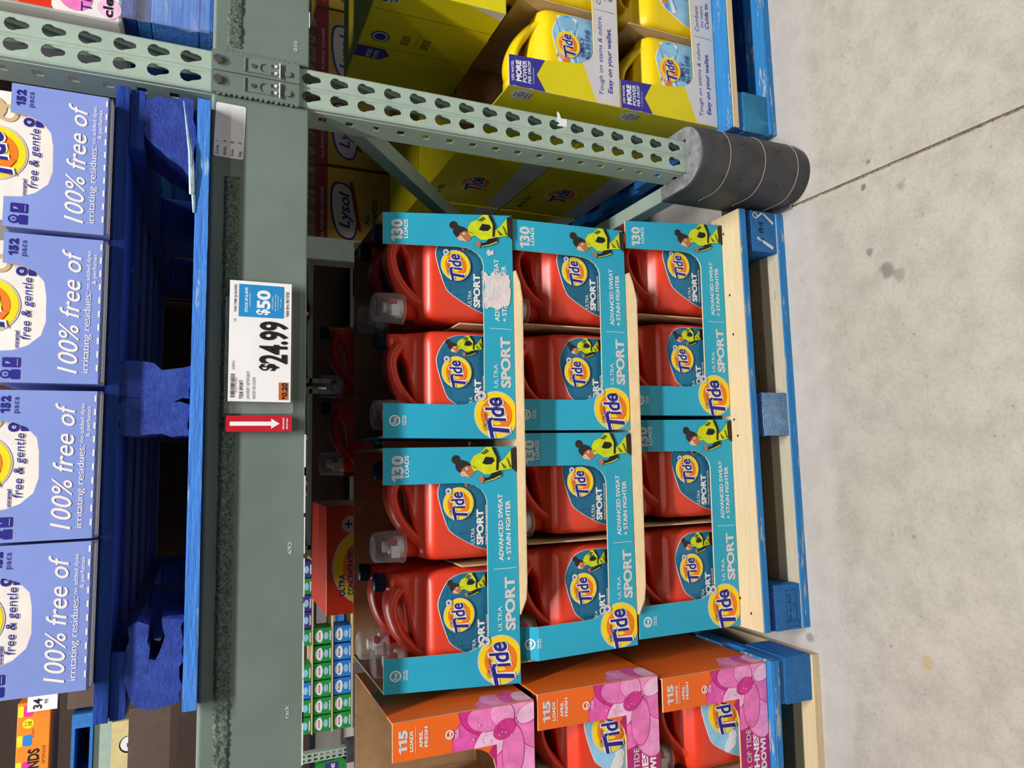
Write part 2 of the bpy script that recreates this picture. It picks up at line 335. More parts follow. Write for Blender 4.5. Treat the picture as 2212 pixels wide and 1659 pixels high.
# ------------------------------------------------------------------ floor
STAINS = ((-.319, -.245, .021, '#77726a', 1), (-.335, -.27, .016, '#8d877d', 1), (-.269, -.204, .011, '#77726a', 1), (-.067, -.216, .008, '#5f5a52', 1), (-.118, -.2, .009, '#57534b', 1), (-.147, -.29, .012, '#8f8a80', 1), (-1.131, -.272, .018, '#b39c74', 1), (-1.146, .029, .014, '#45423f', 1))
def floor_mat():
    m, nt, bs = base_mat('concrete'); tc = nt.nodes.new('ShaderNodeTexCoord'); v = tc.outputs['Object']
    big = noise(nt, v, 2.2, 6, .6); mid = noise(nt, v, 14, 6, .7); fine = noise(nt, v, 220, 3)
    c2 = nt.nodes.new('ShaderNodeMix'); c2.data_type = 'RGBA'; c2.blend_type = 'MULTIPLY'; c2.inputs[0].default_value = .45
    base = mix(nt, big, lin('#a49f96'), lin('#c0bbb2'))
    nt.links.new(base, c2.inputs[6]); nt.links.new(ramp(nt, mid, [(.34, (.62, .62, .60, 1)), (.58, (1, 1, 1, 1))]), c2.inputs[7])
    sp = ramp(nt, noise(nt, v, 55, 2, .5), [(.25, (.45, .44, .42, 1)), (.31, (1, 1, 1, 1))])
    out = mix(nt, .5, c2.outputs[2], sp, 'MULTIPLY')
    out = mix(nt, .55, out, ramp(nt, noise(nt, v, 130, 5, .8), [(.36, (.72, .71, .69, 1)), (.5, (1, 1, 1, 1)), (.66, (1, 1, 1, 1)), (.74, (1.12, 1.12, 1.12, 1))]), 'MULTIPLY')
    mps = nt.nodes.new('ShaderNodeMapping'); mps.inputs['Rotation'].default_value = (0, 0, .5); mps.inputs['Scale'].default_value = (3, 60, 1); nt.links.new(v, mps.inputs[0])
    out = mix(nt, .5, out, ramp(nt, noise(nt, mps.outputs[0], 3, 3, .6), [(.24, (.7, .69, .67, 1)), (.3, (1, 1, 1, 1))]), 'MULTIPLY')
    # worn stains with shapes of their own
    for (x, y, r, col, sx) in STAINS:
        mp = nt.nodes.new('ShaderNodeMapping'); mp.inputs['Location'].default_value = (-x, -y*sx, 0); mp.inputs['Scale'].default_value = (1, sx, 1)
        nt.links.new(v, mp.inputs[0]); ln = nt.nodes.new('ShaderNodeVectorMath'); ln.operation = 'LENGTH'; nt.links.new(mp.outputs[0], ln.inputs[0])
        ad = nt.nodes.new('ShaderNodeMath'); ad.operation = 'MULTIPLY_ADD'; ad.inputs[1].default_value = r*2.2; nt.links.new(noise(nt, v, 30, 5, .7), ad.inputs[0]); nt.links.new(ln.outputs['Value'], ad.inputs[2])
        f = ramp(nt, ad.outputs[0], [(min(.99, r*1.7), (.8, .8, .8, 1)), (min(1, r*2.1), (0, 0, 0, 1))]); out = mix(nt, f, out, lin(col))
    sx_ = nt.nodes.new('ShaderNodeSeparateXYZ'); nt.links.new(v, sx_.inputs[0])     # paler unpolished strip along the racks
    wy = nt.nodes.new('ShaderNodeMath'); wy.operation = 'MULTIPLY_ADD'; wy.inputs[1].default_value = .05; nt.links.new(noise(nt, v, 9, 4), wy.inputs[0]); nt.links.new(sx_.outputs['Y'], wy.inputs[2])
    mr = nt.nodes.new('ShaderNodeMapRange'); mr.inputs[1].default_value = -.06; mr.inputs[2].default_value = -.03; mr.inputs[3].default_value = 0; mr.inputs[4].default_value = .35
    nt.links.new(wy.outputs[0], mr.inputs[0]); out = mix(nt, mr.outputs[0], out, lin('#c3bcbe'))
    nt.links.new(out, bs.inputs['Base Color'])
    nt.links.new(ramp(nt, mid, [(.3, (.3, .3, .3, 1)), (.7, (.5, .5, .5, 1))]), bs.inputs['Roughness'])
    bs.inputs['Specular IOR Level'].default_value = .35; bump(nt, bs, fine, .12, .001)
floor_mat(); M('joint_dirt', '#6d6861', .9, .3, 150)
b = MB(); XJ = -.094
b.box(-8, XJ-.0035, -4, 8, -.05, 0, 'concrete'); b.box(XJ+.0035, 6, -4, 8, -.05, 0, 'concrete'); b.box(XJ-.0036, XJ+.0036, -4, 8, -.05, -.004, 'joint_dirt')
fl = b.build('floor'); fl['kind'] = 'structure'; fl['label'] = 'worn grey concrete floor with a straight saw-cut joint'
b = MB()
for i in range(60):
    y0 = -1.3+i*.022; wv = random.uniform(-.0012, .0012)
    b.box(XJ-.0048+wv, XJ-.003+wv, y0, y0+random.uniform(.008, .02), -.002, .0006, 'kraft_pale')
b.build('joint_chips', fl, kind='stuff', label='pale chipped rim along the floor joint')

# ------------------------------------------------------------------ rack
Z0 = 1.1706; PX0, PX1 = -.056, .020
def keyhole(cx, cz, k=1):
    pts = []
    for i in range(9): a = -.25*PI+1.5*PI*i/8; pts.append((cx+.0112*k*math.cos(a), cz+.0055*k+.0112*k*math.sin(a)))
    for i in range(5): a = PI+PI*i/4; pts.append((cx+.0008+.0056*k*math.cos(a), cz-.0125*k+.0056*k*math.sin(a)))
    return pts
def make_post(name, label, x=0, y=0, ztop=2.6, face=-1, front=True, detail=True, kk=1):
    t = thing(name, label, 'rack post', (x, y, 0))
    b = MB(); n0 = 23; n1 = int((ztop-Z0)/.0508)
    xm = (PX0+PX1)/2
    if detail:
        for i in range(-n1, n0):
            z = Z0-.0508*i; lo = max(0, z-.0254); hi = z+.0254
            if hi < .004: continue
            for (u0, u1, cx) in ((xm+.006, PX1-.004, 0), (PX0+.004, xm-.006, -.0345)):
                loops = [[(u0, lo), (u1, lo), (u1, hi), (u0, hi)]]
                if lo < z-.02: loops.append(keyhole(cx, z)[::-1])
                b.prism(loops, 0, .0028, 'rack_paint')
        zt = Z0+.0508*n1+.0254      # pressed groove down the middle, rounded corners
        for prof in ([(xm-.006, 0), (xm-.0035, .0006), (xm-.001, .0032), (xm+.001, .0032), (xm+.0035, .0006), (xm+.006, 0)], [(PX0, .006), (PX0+.0008, .0022), (PX0+.004, 0)], [(PX1-.004, 0), (PX1-.0008, .0022), (PX1, .006)]):
            n = len(prof); b.add([(u, y_, z) for z in (0, zt) for u, y_ in prof], [(k, k+1, n+k+1, n+k) for k in range(n-1)], 'rack_paint')
    else:
        b.box(PX0, PX1, 0, .003, 0, ztop, 'rack_paint')
    b.build('post_face', t, fix=True)
    for s, u in ((-1, PX0), (1, PX1)):
        b = MB(); fn2 = lambda p, q, d, u=u, s=s: (u-s*d*.999+0*p, p, q)
        if detail and s < 0:
            for i in range(-n1, n0):
                z = Z0-.0508*i-.0254+.0; lo = max(0, z-.0254)
                if z < .03: continue
                b.prism([[(.008, lo), (.078, lo), (.078, z+.0254), (.008, z+.0254)], [(.026, z-.0075), (.026, z+.0075), (.044, z+.0075), (.044, z-.0075)]], 0, -.0025, 'rack_paint', fn=fn2)
        else: b.box(min(u, u-s*.0025), max(u, u-s*.0025), .006, .078, 0, ztop, 'rack_paint')
        b.build('side_flange', t)
    b = MB(); b.box(PX0+.003, PX0+.012, .0755, .078, 0, ztop, 'rack_paint'); b.box(PX1-.012, PX1-.003, .0755, .078, 0, ztop, 'rack_paint'); b.build('rear_lip', t)
    return t
post = make_post('rack_post', 'grey-green perforated steel rack post with two rows of keyhole slots, foot in black guard', )
# foot plate, braces and rear post of the same upright frame
b = MB(); b.box(-.1, .06, .005, .26, 0.001, .008, 'bolt_steel'); b.build('foot_plate', post, bevel=.002, label='bare steel foot plate')
def channel(name, p0, p1, wd=.04):
    p0, p1 = Vector(p0), Vector(p1); d = p1-p0; L = d.length
    b = MB(); b.box(-.02, .02, 0, L, -wd/2, wd/2, 'rack_paint')
    o = b.build(name, post, bevel=.003); o.location = p0
    o.rotation_euler = (math.atan2(d.z, math.hypot(d.x, d.y)), 0, -math.atan2(d.x, d.y)); return o
channel('horizontal_brace', (-.018, .08, .215), (-.018, 1.02, .215), .045)
channel('diagonal_brace', (-.018, .08, 1.10), (-.018, 1.02, .36), .036)
b = MB(); b.box(PX0, PX1, 1.02, 1.1, 0, 2.6, 'rack_paint'); b.build('rear_post', post, bevel=.004)
b = MB(); b.prism([[(.0, .637), (.017, .637), (.0165, .651), (.028, .655), (.031, .66), (.012, .66), (.004, .655), (.002, .66), (-.001, .66)]], -.0006, -.0001, 'white_print')
b.build('paper_scrap', post, label='torn scrap of white sticker')

ZB0, ZB1 = 1.1747, 1.3394
def beam(x0, x1, side, label):
    t = thing('rack_beam', label, 'rack beam', ((x0+x1)/2, 0, ZB0)); cx = (x0+x1)/2
    b = MB(); h = ZB1-ZB0
    prof = [(0, 0), (0, h-.004), (.004, h), (.04, h), (.044, h-.004), (.044, h-.035), (.07, h-.039), (.07, 0)]
    b.add([(x, p[0], p[1]) for x in (x0-cx, x1-cx) for p in prof], [tuple(range(8)), tuple(range(15, 7, -1))]+[(i, (i+1) % 8, 8+(i+1) % 8, 8+i) for i in range(8)], 'beam_paint_shaded')
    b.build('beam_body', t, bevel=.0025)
    b = MB(); [b.box(q-cx, q+l-cx, -.0006, .003, -.0006, .0008+.0016*random.random(), 'rack_edge') for q, l in ([(-.72-.07*i-random.random()*.02, .06+random.random()*.03) for i in range(20)] if side < 0 else [(.1, .03), (.3, .06)])]; b.build('bottom_lip', t, label='chipped pale lower lip')
    return t, cx
def fuzzy(t, cx, x0, x1, z):
    b = MB(); n = int((x1-x0)/.0034); m = 9; vs = []; fs = []
    for i in range(n+1):
        for j in range(m+1):
            e = j in (0, m) or i in (0, n)
            vs.append((x0-cx+(x1-x0)*i/n, 0 if e else -.0012-random.random()*.0028, z-ZB0-.0125+.025*j/m+(random.uniform(-.0012, .0012))))
    for i in range(n):
        for j in range(m): a = i*(m+1)+j; fs.append((a, a+m+1, a+m+2, a+1))
    b.add(vs, fs, 'velcro'); b.build('hook_tape', t, smooth=True, label='fuzzy grey-green strip of hook tape')
def plate(t, cx, x0, x1, face):
    """end connector clamped on the post, with bolt, rivets and lock clip"""
    p = MB(); p.prism([rrect(x0-cx, x1-cx, .018, h0-.0005, .003, 3)], -.0075, -.0005, 'beam_paint_shaded')
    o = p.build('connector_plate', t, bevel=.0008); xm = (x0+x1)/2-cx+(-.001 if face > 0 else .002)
    b = MB(); zb = 1.3305-ZB0
    b.prism([circle(xm, zb, .0085, 6)], -.0135, -.0075, 'bolt_steel'); b.prism([circle(xm, zb, .0062, 14)], -.0142, -.0135, 'bolt_steel'); b.build('hex_bolt', o, bevel=.0006)
    b = MB(); b.prism([circle(xm-.001, 1.3165-ZB0, .0055, 14)], -.0082, -.0074, 'beam_paint_shaded', edge='bolt_steel')
    b.prism([circle(xm-.004, 1.213-ZB0, .0055, 14)], -.011, -.0074, 'beam_paint_shaded'); b.build('rivet', o, bevel=.0008)
    b = MB(); z0, z1 = 1.226-ZB0, 1.288-ZB0
    b.prism([rrect(xm-.0125, xm+.0125, z0, z1, .002, 3), circle(xm-.001, 1.252-ZB0, .0088, 14)[::-1]], -.0095, -.0075, 'beam_paint_shaded')
    b.box(xm-.013, xm+.012, -.012, -.0095, z1-.003, z1, 'beam_paint_shaded'); b.box(xm-.0155, xm+.0125, -.0125, -.0095, z0, z0+.0022, 'rack_edge')
    for dx in (-.008, .005): b.box(xm+dx-.003, xm+dx+.003, -.0102, -.0095, z0+.007, z0+.016, 'rubber'); b.prism([circle(xm+dx, z0+.008, .0028, 10)], -.0125, -.0095, 'rack_edge')
    b.prism([circle(xm-.001, 1.272-ZB0, .004, 12)], -.0115, -.0095, 'bolt_steel'); b.build('lock_clip', o, bevel=.0004)
    b = MB(); s = 1 if face > 0 else -1; ex = (x1 if face > 0 else x0)-cx
    for i in range(16): z = .022+i*.0088; b.prism([circle(ex+s*random.uniform(-.0008, .0012), z, .0034, 7)], -.006-random.random()*.002, -.0004, 'beam_paint_shaded')
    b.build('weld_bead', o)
h0 = ZB1-ZB0+.002
bl, cl = beam(-2.55, PX0-.0025, -1, 'long grey-green steel beam spanning left of the post, carrying the price sign')
br, cr = beam(PX1+.0025, 2.4, 1, 'grey-green steel beam running off to the right of the post')
fuzzy(bl, cl, -2.5, -.205, 1.303); fuzzy(br, cr, PX1+.012, .9, 1.303)
plate(bl, cl, PX0-.002, -.0192, -1); plate(br, cr, -.0176, PX1, 1)
for t, cx, s, x, z in ((bl, cl, '692', -.86, 1.196), (bl, cl, 'rack', -1.13, 1.198), (br, cr, '010', .048, 1.196)):
    a = Art(lambda u, v, d, cx=cx: (u-cx, -.0005-d, v-ZB0)); a.text(s, x, z, .007, 'rack_edge', 1, w=.02); a.build('stamped_number', t)
# location sticker on the beam
a = Art(lambda u, v, d: (u-cl, -.0006-d, v-ZB0))
a.poly([(u*math.cos(-.03)-v*math.sin(-.03)-.1232, u*math.sin(-.03)+v*math.cos(-.03)+1.3085) for u, v in rrect(-.049, .049, -.0245, .0245, .004)], 'white_print', 0)
for i, (p, q) in enumerate((('Zone', '1'), ('Aisle', '4'), ('Side', 'B'), ('Seg', '3'))):
    for s, dx in ((p, 0), (q, .0235)): a.text(s, -.1685+dx, 1.3258-i*.0122, .0056, 'black_print', 1)
a.build('location_sticker', bl, label='white sticker reading Zone 1 Aisle 4 Side B Seg 3')

# rubber guard round the post foot
def guard():
    t = thing('column_guard', 'rounded black rubber column guard with dusty grey top around post foot', 'column guard', (-.0175, 0, 0))
    H = .327; R = .075
    def outline(k=1, back=.1): return [(-R*k, back)]+[(R*k*math.cos(a), .012+R*k*.98*math.sin(a)) for a in [PI+PI*i/20 for i in range(21)]]+[(R*k, back)]
    inner = [(-.041, .1), (-.041, -.003), (.041, -.003), (.041, .1)]
    b = MB(); o = outline(); poly = o+inner[::-1]
    fnz = lambda u, v, d: (u, v, d)
    def sec(z, k): return outline(k)+inner[::-1]
    levels = [(0.001, .93), (.02, .985), (.04, 1), (H-.012, 1), (H-.003, .985), (H, .95)]
    n = len(poly); vs = []
    for z, k in levels: vs += [(u, v, z) for u, v in sec(z, k)]
    fs = [(i*n+j, i*n+(j+1) % n, (i+1)*n+(j+1) % n, (i+1)*n+j) for i in range(len(levels)-1) for j in range(n)]
    b.add(vs, fs, 'rubber'); tri = tessellate_polygon([[Vector((u, v, 0)) for u, v in poly]])
    b.add([(u, v, 0.001) for u, v in sec(0, .93)], tri, 'rubber'); b.add([(u, v, H) for u, v in sec(0, .95)], tri, 'rubber_top')
    b.build('guard_shell', t, smooth=False, dbl=True)
    for z in (.044, .145, .247):
        b = MB(); b.tube([(u, v, z) for u, v in outline(1.002, .06)], .0011, 'rubber_line', 5); b.build('moulded_line', t)
    for z in (.1, .21, .26):
        for a in (PI*1.25, PI*1.62):
            b = MB(); b.prism([circle(0, 0, .0045, 10)], -.001, .002, 'rubber', fn=lambda u, v, d, a=a, z=z: (math.cos(a)*(R-d)-math.sin(a)*u, .012+(R-d)*math.sin(a)+math.cos(a)*u, z+v)); b.build('rivet_mark', t)
guard()
# ------------------------------------------------------------------ pallets
def rough_block(outline, depth, mat, sub=.012, amp=.003, face=None, seed=1):
    rnd = random.Random(seed); b = MB(); pts = []
    n = len(outline)
    for i in range(n):
        (x0, z0), (x1, z1) = outline[i], outline[(i+1) % n]; L = math.hypot(x1-x0, z1-z0); k = max(1, int(L/sub))
        for j in range(k):
            t = j/k; pts.append((x0+(x1-x0)*t+rnd.uniform(-amp, amp)*.6, z0+(z1-z0)*t+rnd.uniform(-amp, amp)*.6))
    b.prism([pts], 0, depth, face or mat, edge=mat); return b
def pallet(label, loc, rz=0, mats=None, blocks=None, W=1.016, D=1.2, lead=None, fb=None, depth=True):
    mats = mats or {}; g = lambda k, d: mats.get(k, d)
    t = thing('wooden_pallet', label, 'pallet', loc, rz)
    bw = 'blue_wood'
    mb = MB(); mb.box(-W/2, W/2, 0, .105, .1215, .142, g('deck', bw)); mesh = None
    ys = [0, .17, .34, .55, .745, .915, 1.095]
    for i, y in enumerate(ys):
        if i == 0:
            b = MB(); b.box(-W/2, W/2, .003, .105, .1225, .142, g('lead', bw)); b.box(-W/2, W/2, 0, .003, .1215, .1395, g('lead_edge', bw)); o = b.build('deck_board', t, bevel=.0012)
        elif mesh is None: o = mb.build('deck_board', t, loc=(0, y, 0)); mesh = o.data
        else: o = bpy.data.objects.new('deck_board', mesh); COL.objects.link(o); o.parent = t; o.location = (0, y, 0)
    sx = (-W/2+.05, 0, W/2-.05)
    for x in sx:
        b = MB(); b.box(-.05, .05, .008, D-.008, .1, .121, g('stringer', bw)); b.add([(-.05, .0075, .1), (.05, .0075, .1), (.05, .0075, .121), (-.05, .0075, .121)], [(0, 1, 2, 3)], g('stringer_end', 'dark_blue_grain')); b.build('stringer_board', t, loc=(x, 0, 0))
    for j, y in enumerate((.006, .53, 1.055)):
        for i, x in enumerate(sx):
            bb = blocks[i] if (blocks and j == 0) else None
            if bb: o = rough_block(bb[0], .13, bb[1], face=bb[2], seed=i+3, amp=bb[3] if len(bb) > 3 else .002).build('block', t, loc=(x, y, 0))
            else: b = MB(); b.box(-.05, .05, 0, .13, .0215, .0995, g('block', bw)); o = b.build('block', t, loc=(x, y, 0), bevel=.003)
    for y in (0, 1.095):
        b = MB(); b.box(-W/2, W/2, 0, .105, .0005, .0204, g('bottom', bw)); b.box(-W/2, W/2, .004, .104, .0205, .021, g('bottom_top', g('bottom', bw))); b.build('bottom_board', t, loc=(0, y, 0))
    for x in sx:
        b = MB(); b.box(-.05, .05, .106, 1.094, .0005, .021, g('bottom', bw)); b.build('bottom_board', t, loc=(x, 0, 0))
    return t
def rect(w, h0, h1): return [(-w/2, h0), (w/2, h0), (w/2, h1), (-w/2, h1)]
sq = rect(.104, .0215, .0995)
# pallet under the teal cases
tp = pallet('blue pallet with bare pale wood front board under the teal cases', (-.612, .034, 0), .012,
    dict(lead='bare_wood', lead_edge='blue_wood_worn', bottom='blue_wood_worn', bottom_top='bare_wood_grey'), [(sq, 'blue_wood', 'grain_blue', .0006), (sq, 'blue_wood_worn', 'grain_worn', .0012), (sq, 'blue_wood', 'grain_blue', .0006)])
def on_block(x): return lambda u, v, d: (x+u, .0054-d, v)
par = [o for o in tp.children if o.name.startswith('block')]
a = Art(on_block(0)); a.text('4 84', -.03, .062, .016, 'black_print', 1, w=.055, rot=0)
for p in ([(-.045, .035), (-.02, .085), (-.014, .083), (-.036, .033)], [(.02, .03), (.045, .062), (.048, .058), (.027, .028)], [(.03, .085), (.036, .085), (.05, .065), (.046, .062)]): a.poly(p, 'grey_print', 1)
a.ring(.04, .087, .005, .008, 'grey_print', 1, 14)
a.build('chalk_marks', par[2], label='number 484 and white chalk strokes', loc=(0, -.006, 0))
a = Art(on_block(0))
for (u0, u1, v0, v1) in ((-.035, .04, .035, .065), (-.045, -.03, .03, .068)):
    a.poly([(u0, v0), (u1, v0), (u1, v1), (u0, v1)], 'dark_blue_grain', 1, [[(u0+.001, v0+.001), (u0+.001, v1-.001), (u1-.001, v1-.001), (u1-.001, v0+.001)]])
a.text('FIT AU-0070', -.03, .052, .006, 'black_print', 1, w=.06); a.text('141', -.0, .039, .006, 'black_print', 1)
a.build('stamp', par[0], loc=(0, -.006, 0), label='black ink stamp frame')
b = MB()
for x, y in ((-.47, .04), (-.44, .075), (-.47, .085), (-.05, .05), (-.01, .06), (.3, .05), (.46, .06), (.2, .045)): b.prism([circle(x, y, .0032, 8)], .1421, .1424, 'hair', fn=lambda u, v, d: (u, v, d))
b.build('nail_head', [o for o in tp.children if o.name.startswith('deck_board')][0])
pallet('blue pallet with bare lower board under the orange cases', (-1.19-.508+.012, .012, 0), -.008, dict(bottom='bare_wood', deck='blue_wood_worn', lead='blue_wood_worn', lead_edge='blue_wood_worn', stringer_end='blue_wood_worn'), [(sq, 'blue_wood', 'grain_blue', .001)]*3)
pallet('light blue pallet with split front board under the yellow cases', (.107+.508, .05, 0), .012, dict(lead='blue_wood_worn', lead_edge='bare_wood', bottom='blue_wood_worn', stringer_end='blue_wood_worn'), [(sq, 'blue_wood_worn', 'grain_teal', .001)]*3)
# pallet up on the beams
def blk(pts, cx): return [(x-cx, z-1.3475) for x, z in pts]
UW = 1.0; ucx = -.587
ub = [blk([(-1.072, 1.372), (-1.078, 1.40), (-1.072, 1.437), (-1.045, 1.448), (-1.0, 1.449), (-.955, 1.447), (-.945, 1.432), (-.952, 1.416), (-1.0, 1.419), (-1.008, 1.408), (-.97, 1.395), (-.945, 1.398), (-.948, 1.370)], ucx-.45),
      blk([(-.657, 1.369), (-.655, 1.47), (-.60, 1.468), (-.598, 1.44), (-.594, 1.47), (-.54, 1.468), (-.536, 1.44), (-.549, 1.41), (-.546, 1.369), (-.596, 1.369), (-.601, 1.395), (-.606, 1.369)], ucx),
      blk([(-.224, 1.371), (-.205, 1.385), (-.19, 1.41), (-.18, 1.435), (-.165, 1.447), (-.105, 1.449), (-.092, 1.43), (-.088, 1.372)], ucx+.45)]
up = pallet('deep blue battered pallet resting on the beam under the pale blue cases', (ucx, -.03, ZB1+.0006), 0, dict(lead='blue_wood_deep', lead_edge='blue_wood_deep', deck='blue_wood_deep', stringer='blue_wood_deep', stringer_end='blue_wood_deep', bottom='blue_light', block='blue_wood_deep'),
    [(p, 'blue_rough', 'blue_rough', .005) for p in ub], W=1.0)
b = MB(); b.tube([(.33, -.002, .026), (.40, -.006, .030), (.49, -.002, .042)], [.004, .003, .0006], 'splinter_wood', 5)
b.tube([(.30, .0, .022), (.37, -.004, .026), (.43, -.002, .030)], [.002, .004, .001], 'splinter_wood', 5); b.build('splinter', up)
# ------------------------------------------------------------------ bottles
DB = .062
def half(v):    # (u left, u right, half depth) of the bottle at height v
    tab = [(0, -.088, .088, .045), (.006, -.099, .099, .056), (.016, -.1035, .1035, .061), (.06, -.1045, .1045, DB), (.12, -.1045, .1045, DB), (.165, -.1035, .103, DB), (.178, -.102, .1015, .059), (.190, -.0995, .1005, .046), (.200, -.075, .100, .034), (.208, -.03, .099, .028), (.217, .03, .0985, .027), (.232, .052, .098, .029), (.245, .061, .0975, .026), (.262, .066, .0975, .019)]
    for a, b in zip(tab, tab[1:]):
        if a[0] <= v <= b[0]:
            t = (v-a[0])/(b[0]-a[0]); return tuple(x+(y-x)*t for x, y in zip(a[1:], b[1:]))
    return tab[-1][1:]
BN = 6
def surf(u, v, off=.0012):
    l, r, d = half(v); t = min(.999, abs((u-(l+r)/2)/((r-l)/2)))
    return -d*(1-t**BN)**(1/BN)-off
def bottle_parts(mat, cup=True, capm='navy_cap'):
    P = {}
    b = MB(); n = 32; vs = []; lv = [0, .006, .016, .035, .06, .09, .12, .15, .165, .172, .178, .184, .19, .195, .2, .204, .208, .217, .225, .232, .245, .262]
    for v in lv:
        l, r, d = half(v); e = 6 if v < .22 else 3
        for k in range(n):
            a = 2*PI*k/n; c, s = math.cos(a), math.sin(a)
            x = (l+r)/2+(r-l)/2*math.copysign(abs(c)**(2/e), c); y = d*math.copysign(abs(s)**(2/e), s); vs.append((x, y, v))
    fs = [(i*n+k, i*n+(k+1) % n, (i+1)*n+(k+1) % n, (i+1)*n+k) for i in range(len(lv)-1) for k in range(n)]
    fs += [tuple(range(n))[::-1], tuple((len(lv)-1)*n+k for k in range(n))]
    b.add(vs, fs, mat); P['body'] = b
    b = MB(); path = smoothpoly([(.07, 0, .236), (.056, 0, .246), (.034, 0, .2515), (.008, 0, .247), (-.018, 0, .236), (-.04, 0, .220), (-.056, 0, .204), (-.066, 0, .188)], 3, False)
    b.tube(path, [.0128+.004*abs(2*i/(len(path)-1)-1)**2 for i in range(len(path))], mat, 12); b.v = [(x, y*2.7, z) for x, y, z in b.v]; P['handle'] = b
    b = MB(); c = (.0815, 0, .262); cm = capm; capm = capm or 'navy_cap'; b.lathe([(.0, 0), (.0185, 0), (.0185, .002), (.0175, .003), (.018, .021), (.0155, .0235), (0, .0235)], capm, 20, c)
    for k in range(20): a = 2*PI*k/20; b.box(c[0]+.0178*math.cos(a)-.0008, c[0]+.0178*math.cos(a)+.0008, .0178*math.sin(a)-.0008, .0178*math.sin(a)+.0008, c[2]+.004, c[2]+.019, capm)
    if cm: P['cap'] = b
    if cup:
        c = (-.0745, 0, .19); b = MB(); b.lathe([(0, 0), (.024, 0), (.024, .03), (.026, .031), (.026, .034), (0, .034)], mat, 20, c); P['tap_collar'] = b
        b = MB(); b.lathe([(0, .0345), (.021, .0345), (.021, .05), (.015, .052), (.015, .064), (.0115, .066), (.0115, .076), (0, .076)], 'tap_white', 18, c); b.box(c[0]-.02, c[0]+.004, -.0245, -.014, c[2]+.046, c[2]+.062, 'tap_white'); P['tap'] = b
        b = MB(); b.lathe([(0, .0), (.0075, .0), (.0075, .006), (0, .006)], 'tap_red', 12, (c[0]+.012, -.0215, c[2]+.06), 'y'); P['tap_button'] = b
        b = MB(); b.lathe([(.0335, .034), (.0325, .06), (.0305, .092), (.028, .0955), (.0, .0955)], 'clear_plastic', 28, c); b.lathe([(.034, .0335), (.0348, .0335), (.0348, .0365), (.034, .0365)], 'clear_plastic', 28, c); b.lathe([(.018, .0962), (.022, .0962), (.022, .0985), (.018, .0985), (.018, .0962)], 'clear_plastic', 24, c); P['measuring_cup'] = b
    return P
LABEL = smoothpoly([(.0925, .02), (.0935, .06), (.0935, .098), (.091, .122), (.0795, .146), (.0467, .1655), (.0186, .1645), (-.0319, .148), (-.0475, .136), (-.064, .110), (-.079, .08), (-.088, .05), (-.090, .02), (-.05, .0125), (0, .012), (.05, .0125)], 3)
def label_mesh(mat, edge=True):
    b = MB(); n = len(LABEL); c = (.01, .075); vs = []; K = 7
    for k in range(K): s = 1-k/K; vs += [(c[0]+(u-c[0])*s, surf(c[0]+(u-c[0])*s, c[1]+(v-c[1])*s), c[1]+(v-c[1])*s) for u, v in LABEL]
    vs.append((c[0], surf(*c), c[1]))
    fs = [(k*n+i, k*n+(i+1) % n, (k+1)*n+(i+1) % n, (k+1)*n+i) for k in range(K-1) for i in range(n)]+[((K-1)*n+i, (K-1)*n+(i+1) % n, K*n) for i in range(n)]
    b.add(vs, fs, mat)
    if edge: b.tube([(u, surf(u, v, .0006), v) for u, v in LABEL+LABEL[:1]], .0007, 'white_print', 4, False)
    return b
def lfn(u, v, d): return (u, surf(u, v, .0016)-d, v)
def sport_art():
    a = Art(lfn)
    for v in (.148, .136, .118, .1, .082): 
        u0 = -.078+max(0, (v-.09))*.62; a.rect(u0+.006, .085-max(0, v-.135)*1.6, v, v+.0004, 'label_line', .3)
    for u in (-.05, -.02, .01, .04): a.rect(u, u+.0004, .095, .13+.02*(u > -.03), 'label_line', .3)
    a.rect(-.07, .091, .0985, .0992, 'ray_blue', .4)
    runner(a, .62, -.0595, .0575, .6)
    logo(a, .0125, .1245, .0335, 9)
    a.text('ULTRA', -.072, .0885, .0085, 'white_print', 2, w=.033); a.text('SPORT', -.0745, .0695, .0145, 'white_print', 2, w=.073, bold=.045)
    a.text('ADVANCED SWEAT & STAIN FIGHTER', -.0755, .0605, .0045, 'white_print', 2, w=.083, bold=.02)
    return a
def simply_art():
    a = Art(lfn); c = (.012, .128)
    for i in range(20):
        t = 2*PI*i/20; q = []
        for rr, dt in ((.03, -.05), (.03, .05), (.075, .09), (.075, -.09)):
            u, v = c[0]+rr*math.cos(t+dt), c[1]+rr*math.sin(t+dt); q.append((max(-.082+max(0, (v-.09))*.75, min(.088, u)), max(.099, min(.156, v))))
        a.poly(q, ('ray_blue', 'white_print')[i % 2], .4+.05*(i % 2))
    a.poly([(-.045, .133), (-.02, .151), (.012, .16), (.012, .140), (-.028, .124)], 'logo_orange', 1); a.text('MORE', -.026, .146, .006, 'white_print', 2, bold=.03, w=.022); a.text('POWER', -.026, .138, .006, 'white_print', 2, bold=.03, w=.024)
    logo(a, .012, .128, .033, 5, badge=False, small=False)
    a.text('SIMPLY', -.012, .085, .0105, 'navy', 8, w=.05, bold=.02); a.text('ALL IN ONE', -.018, .071, .0105, 'navy', 8, w=.078, bold=.02)
    return a
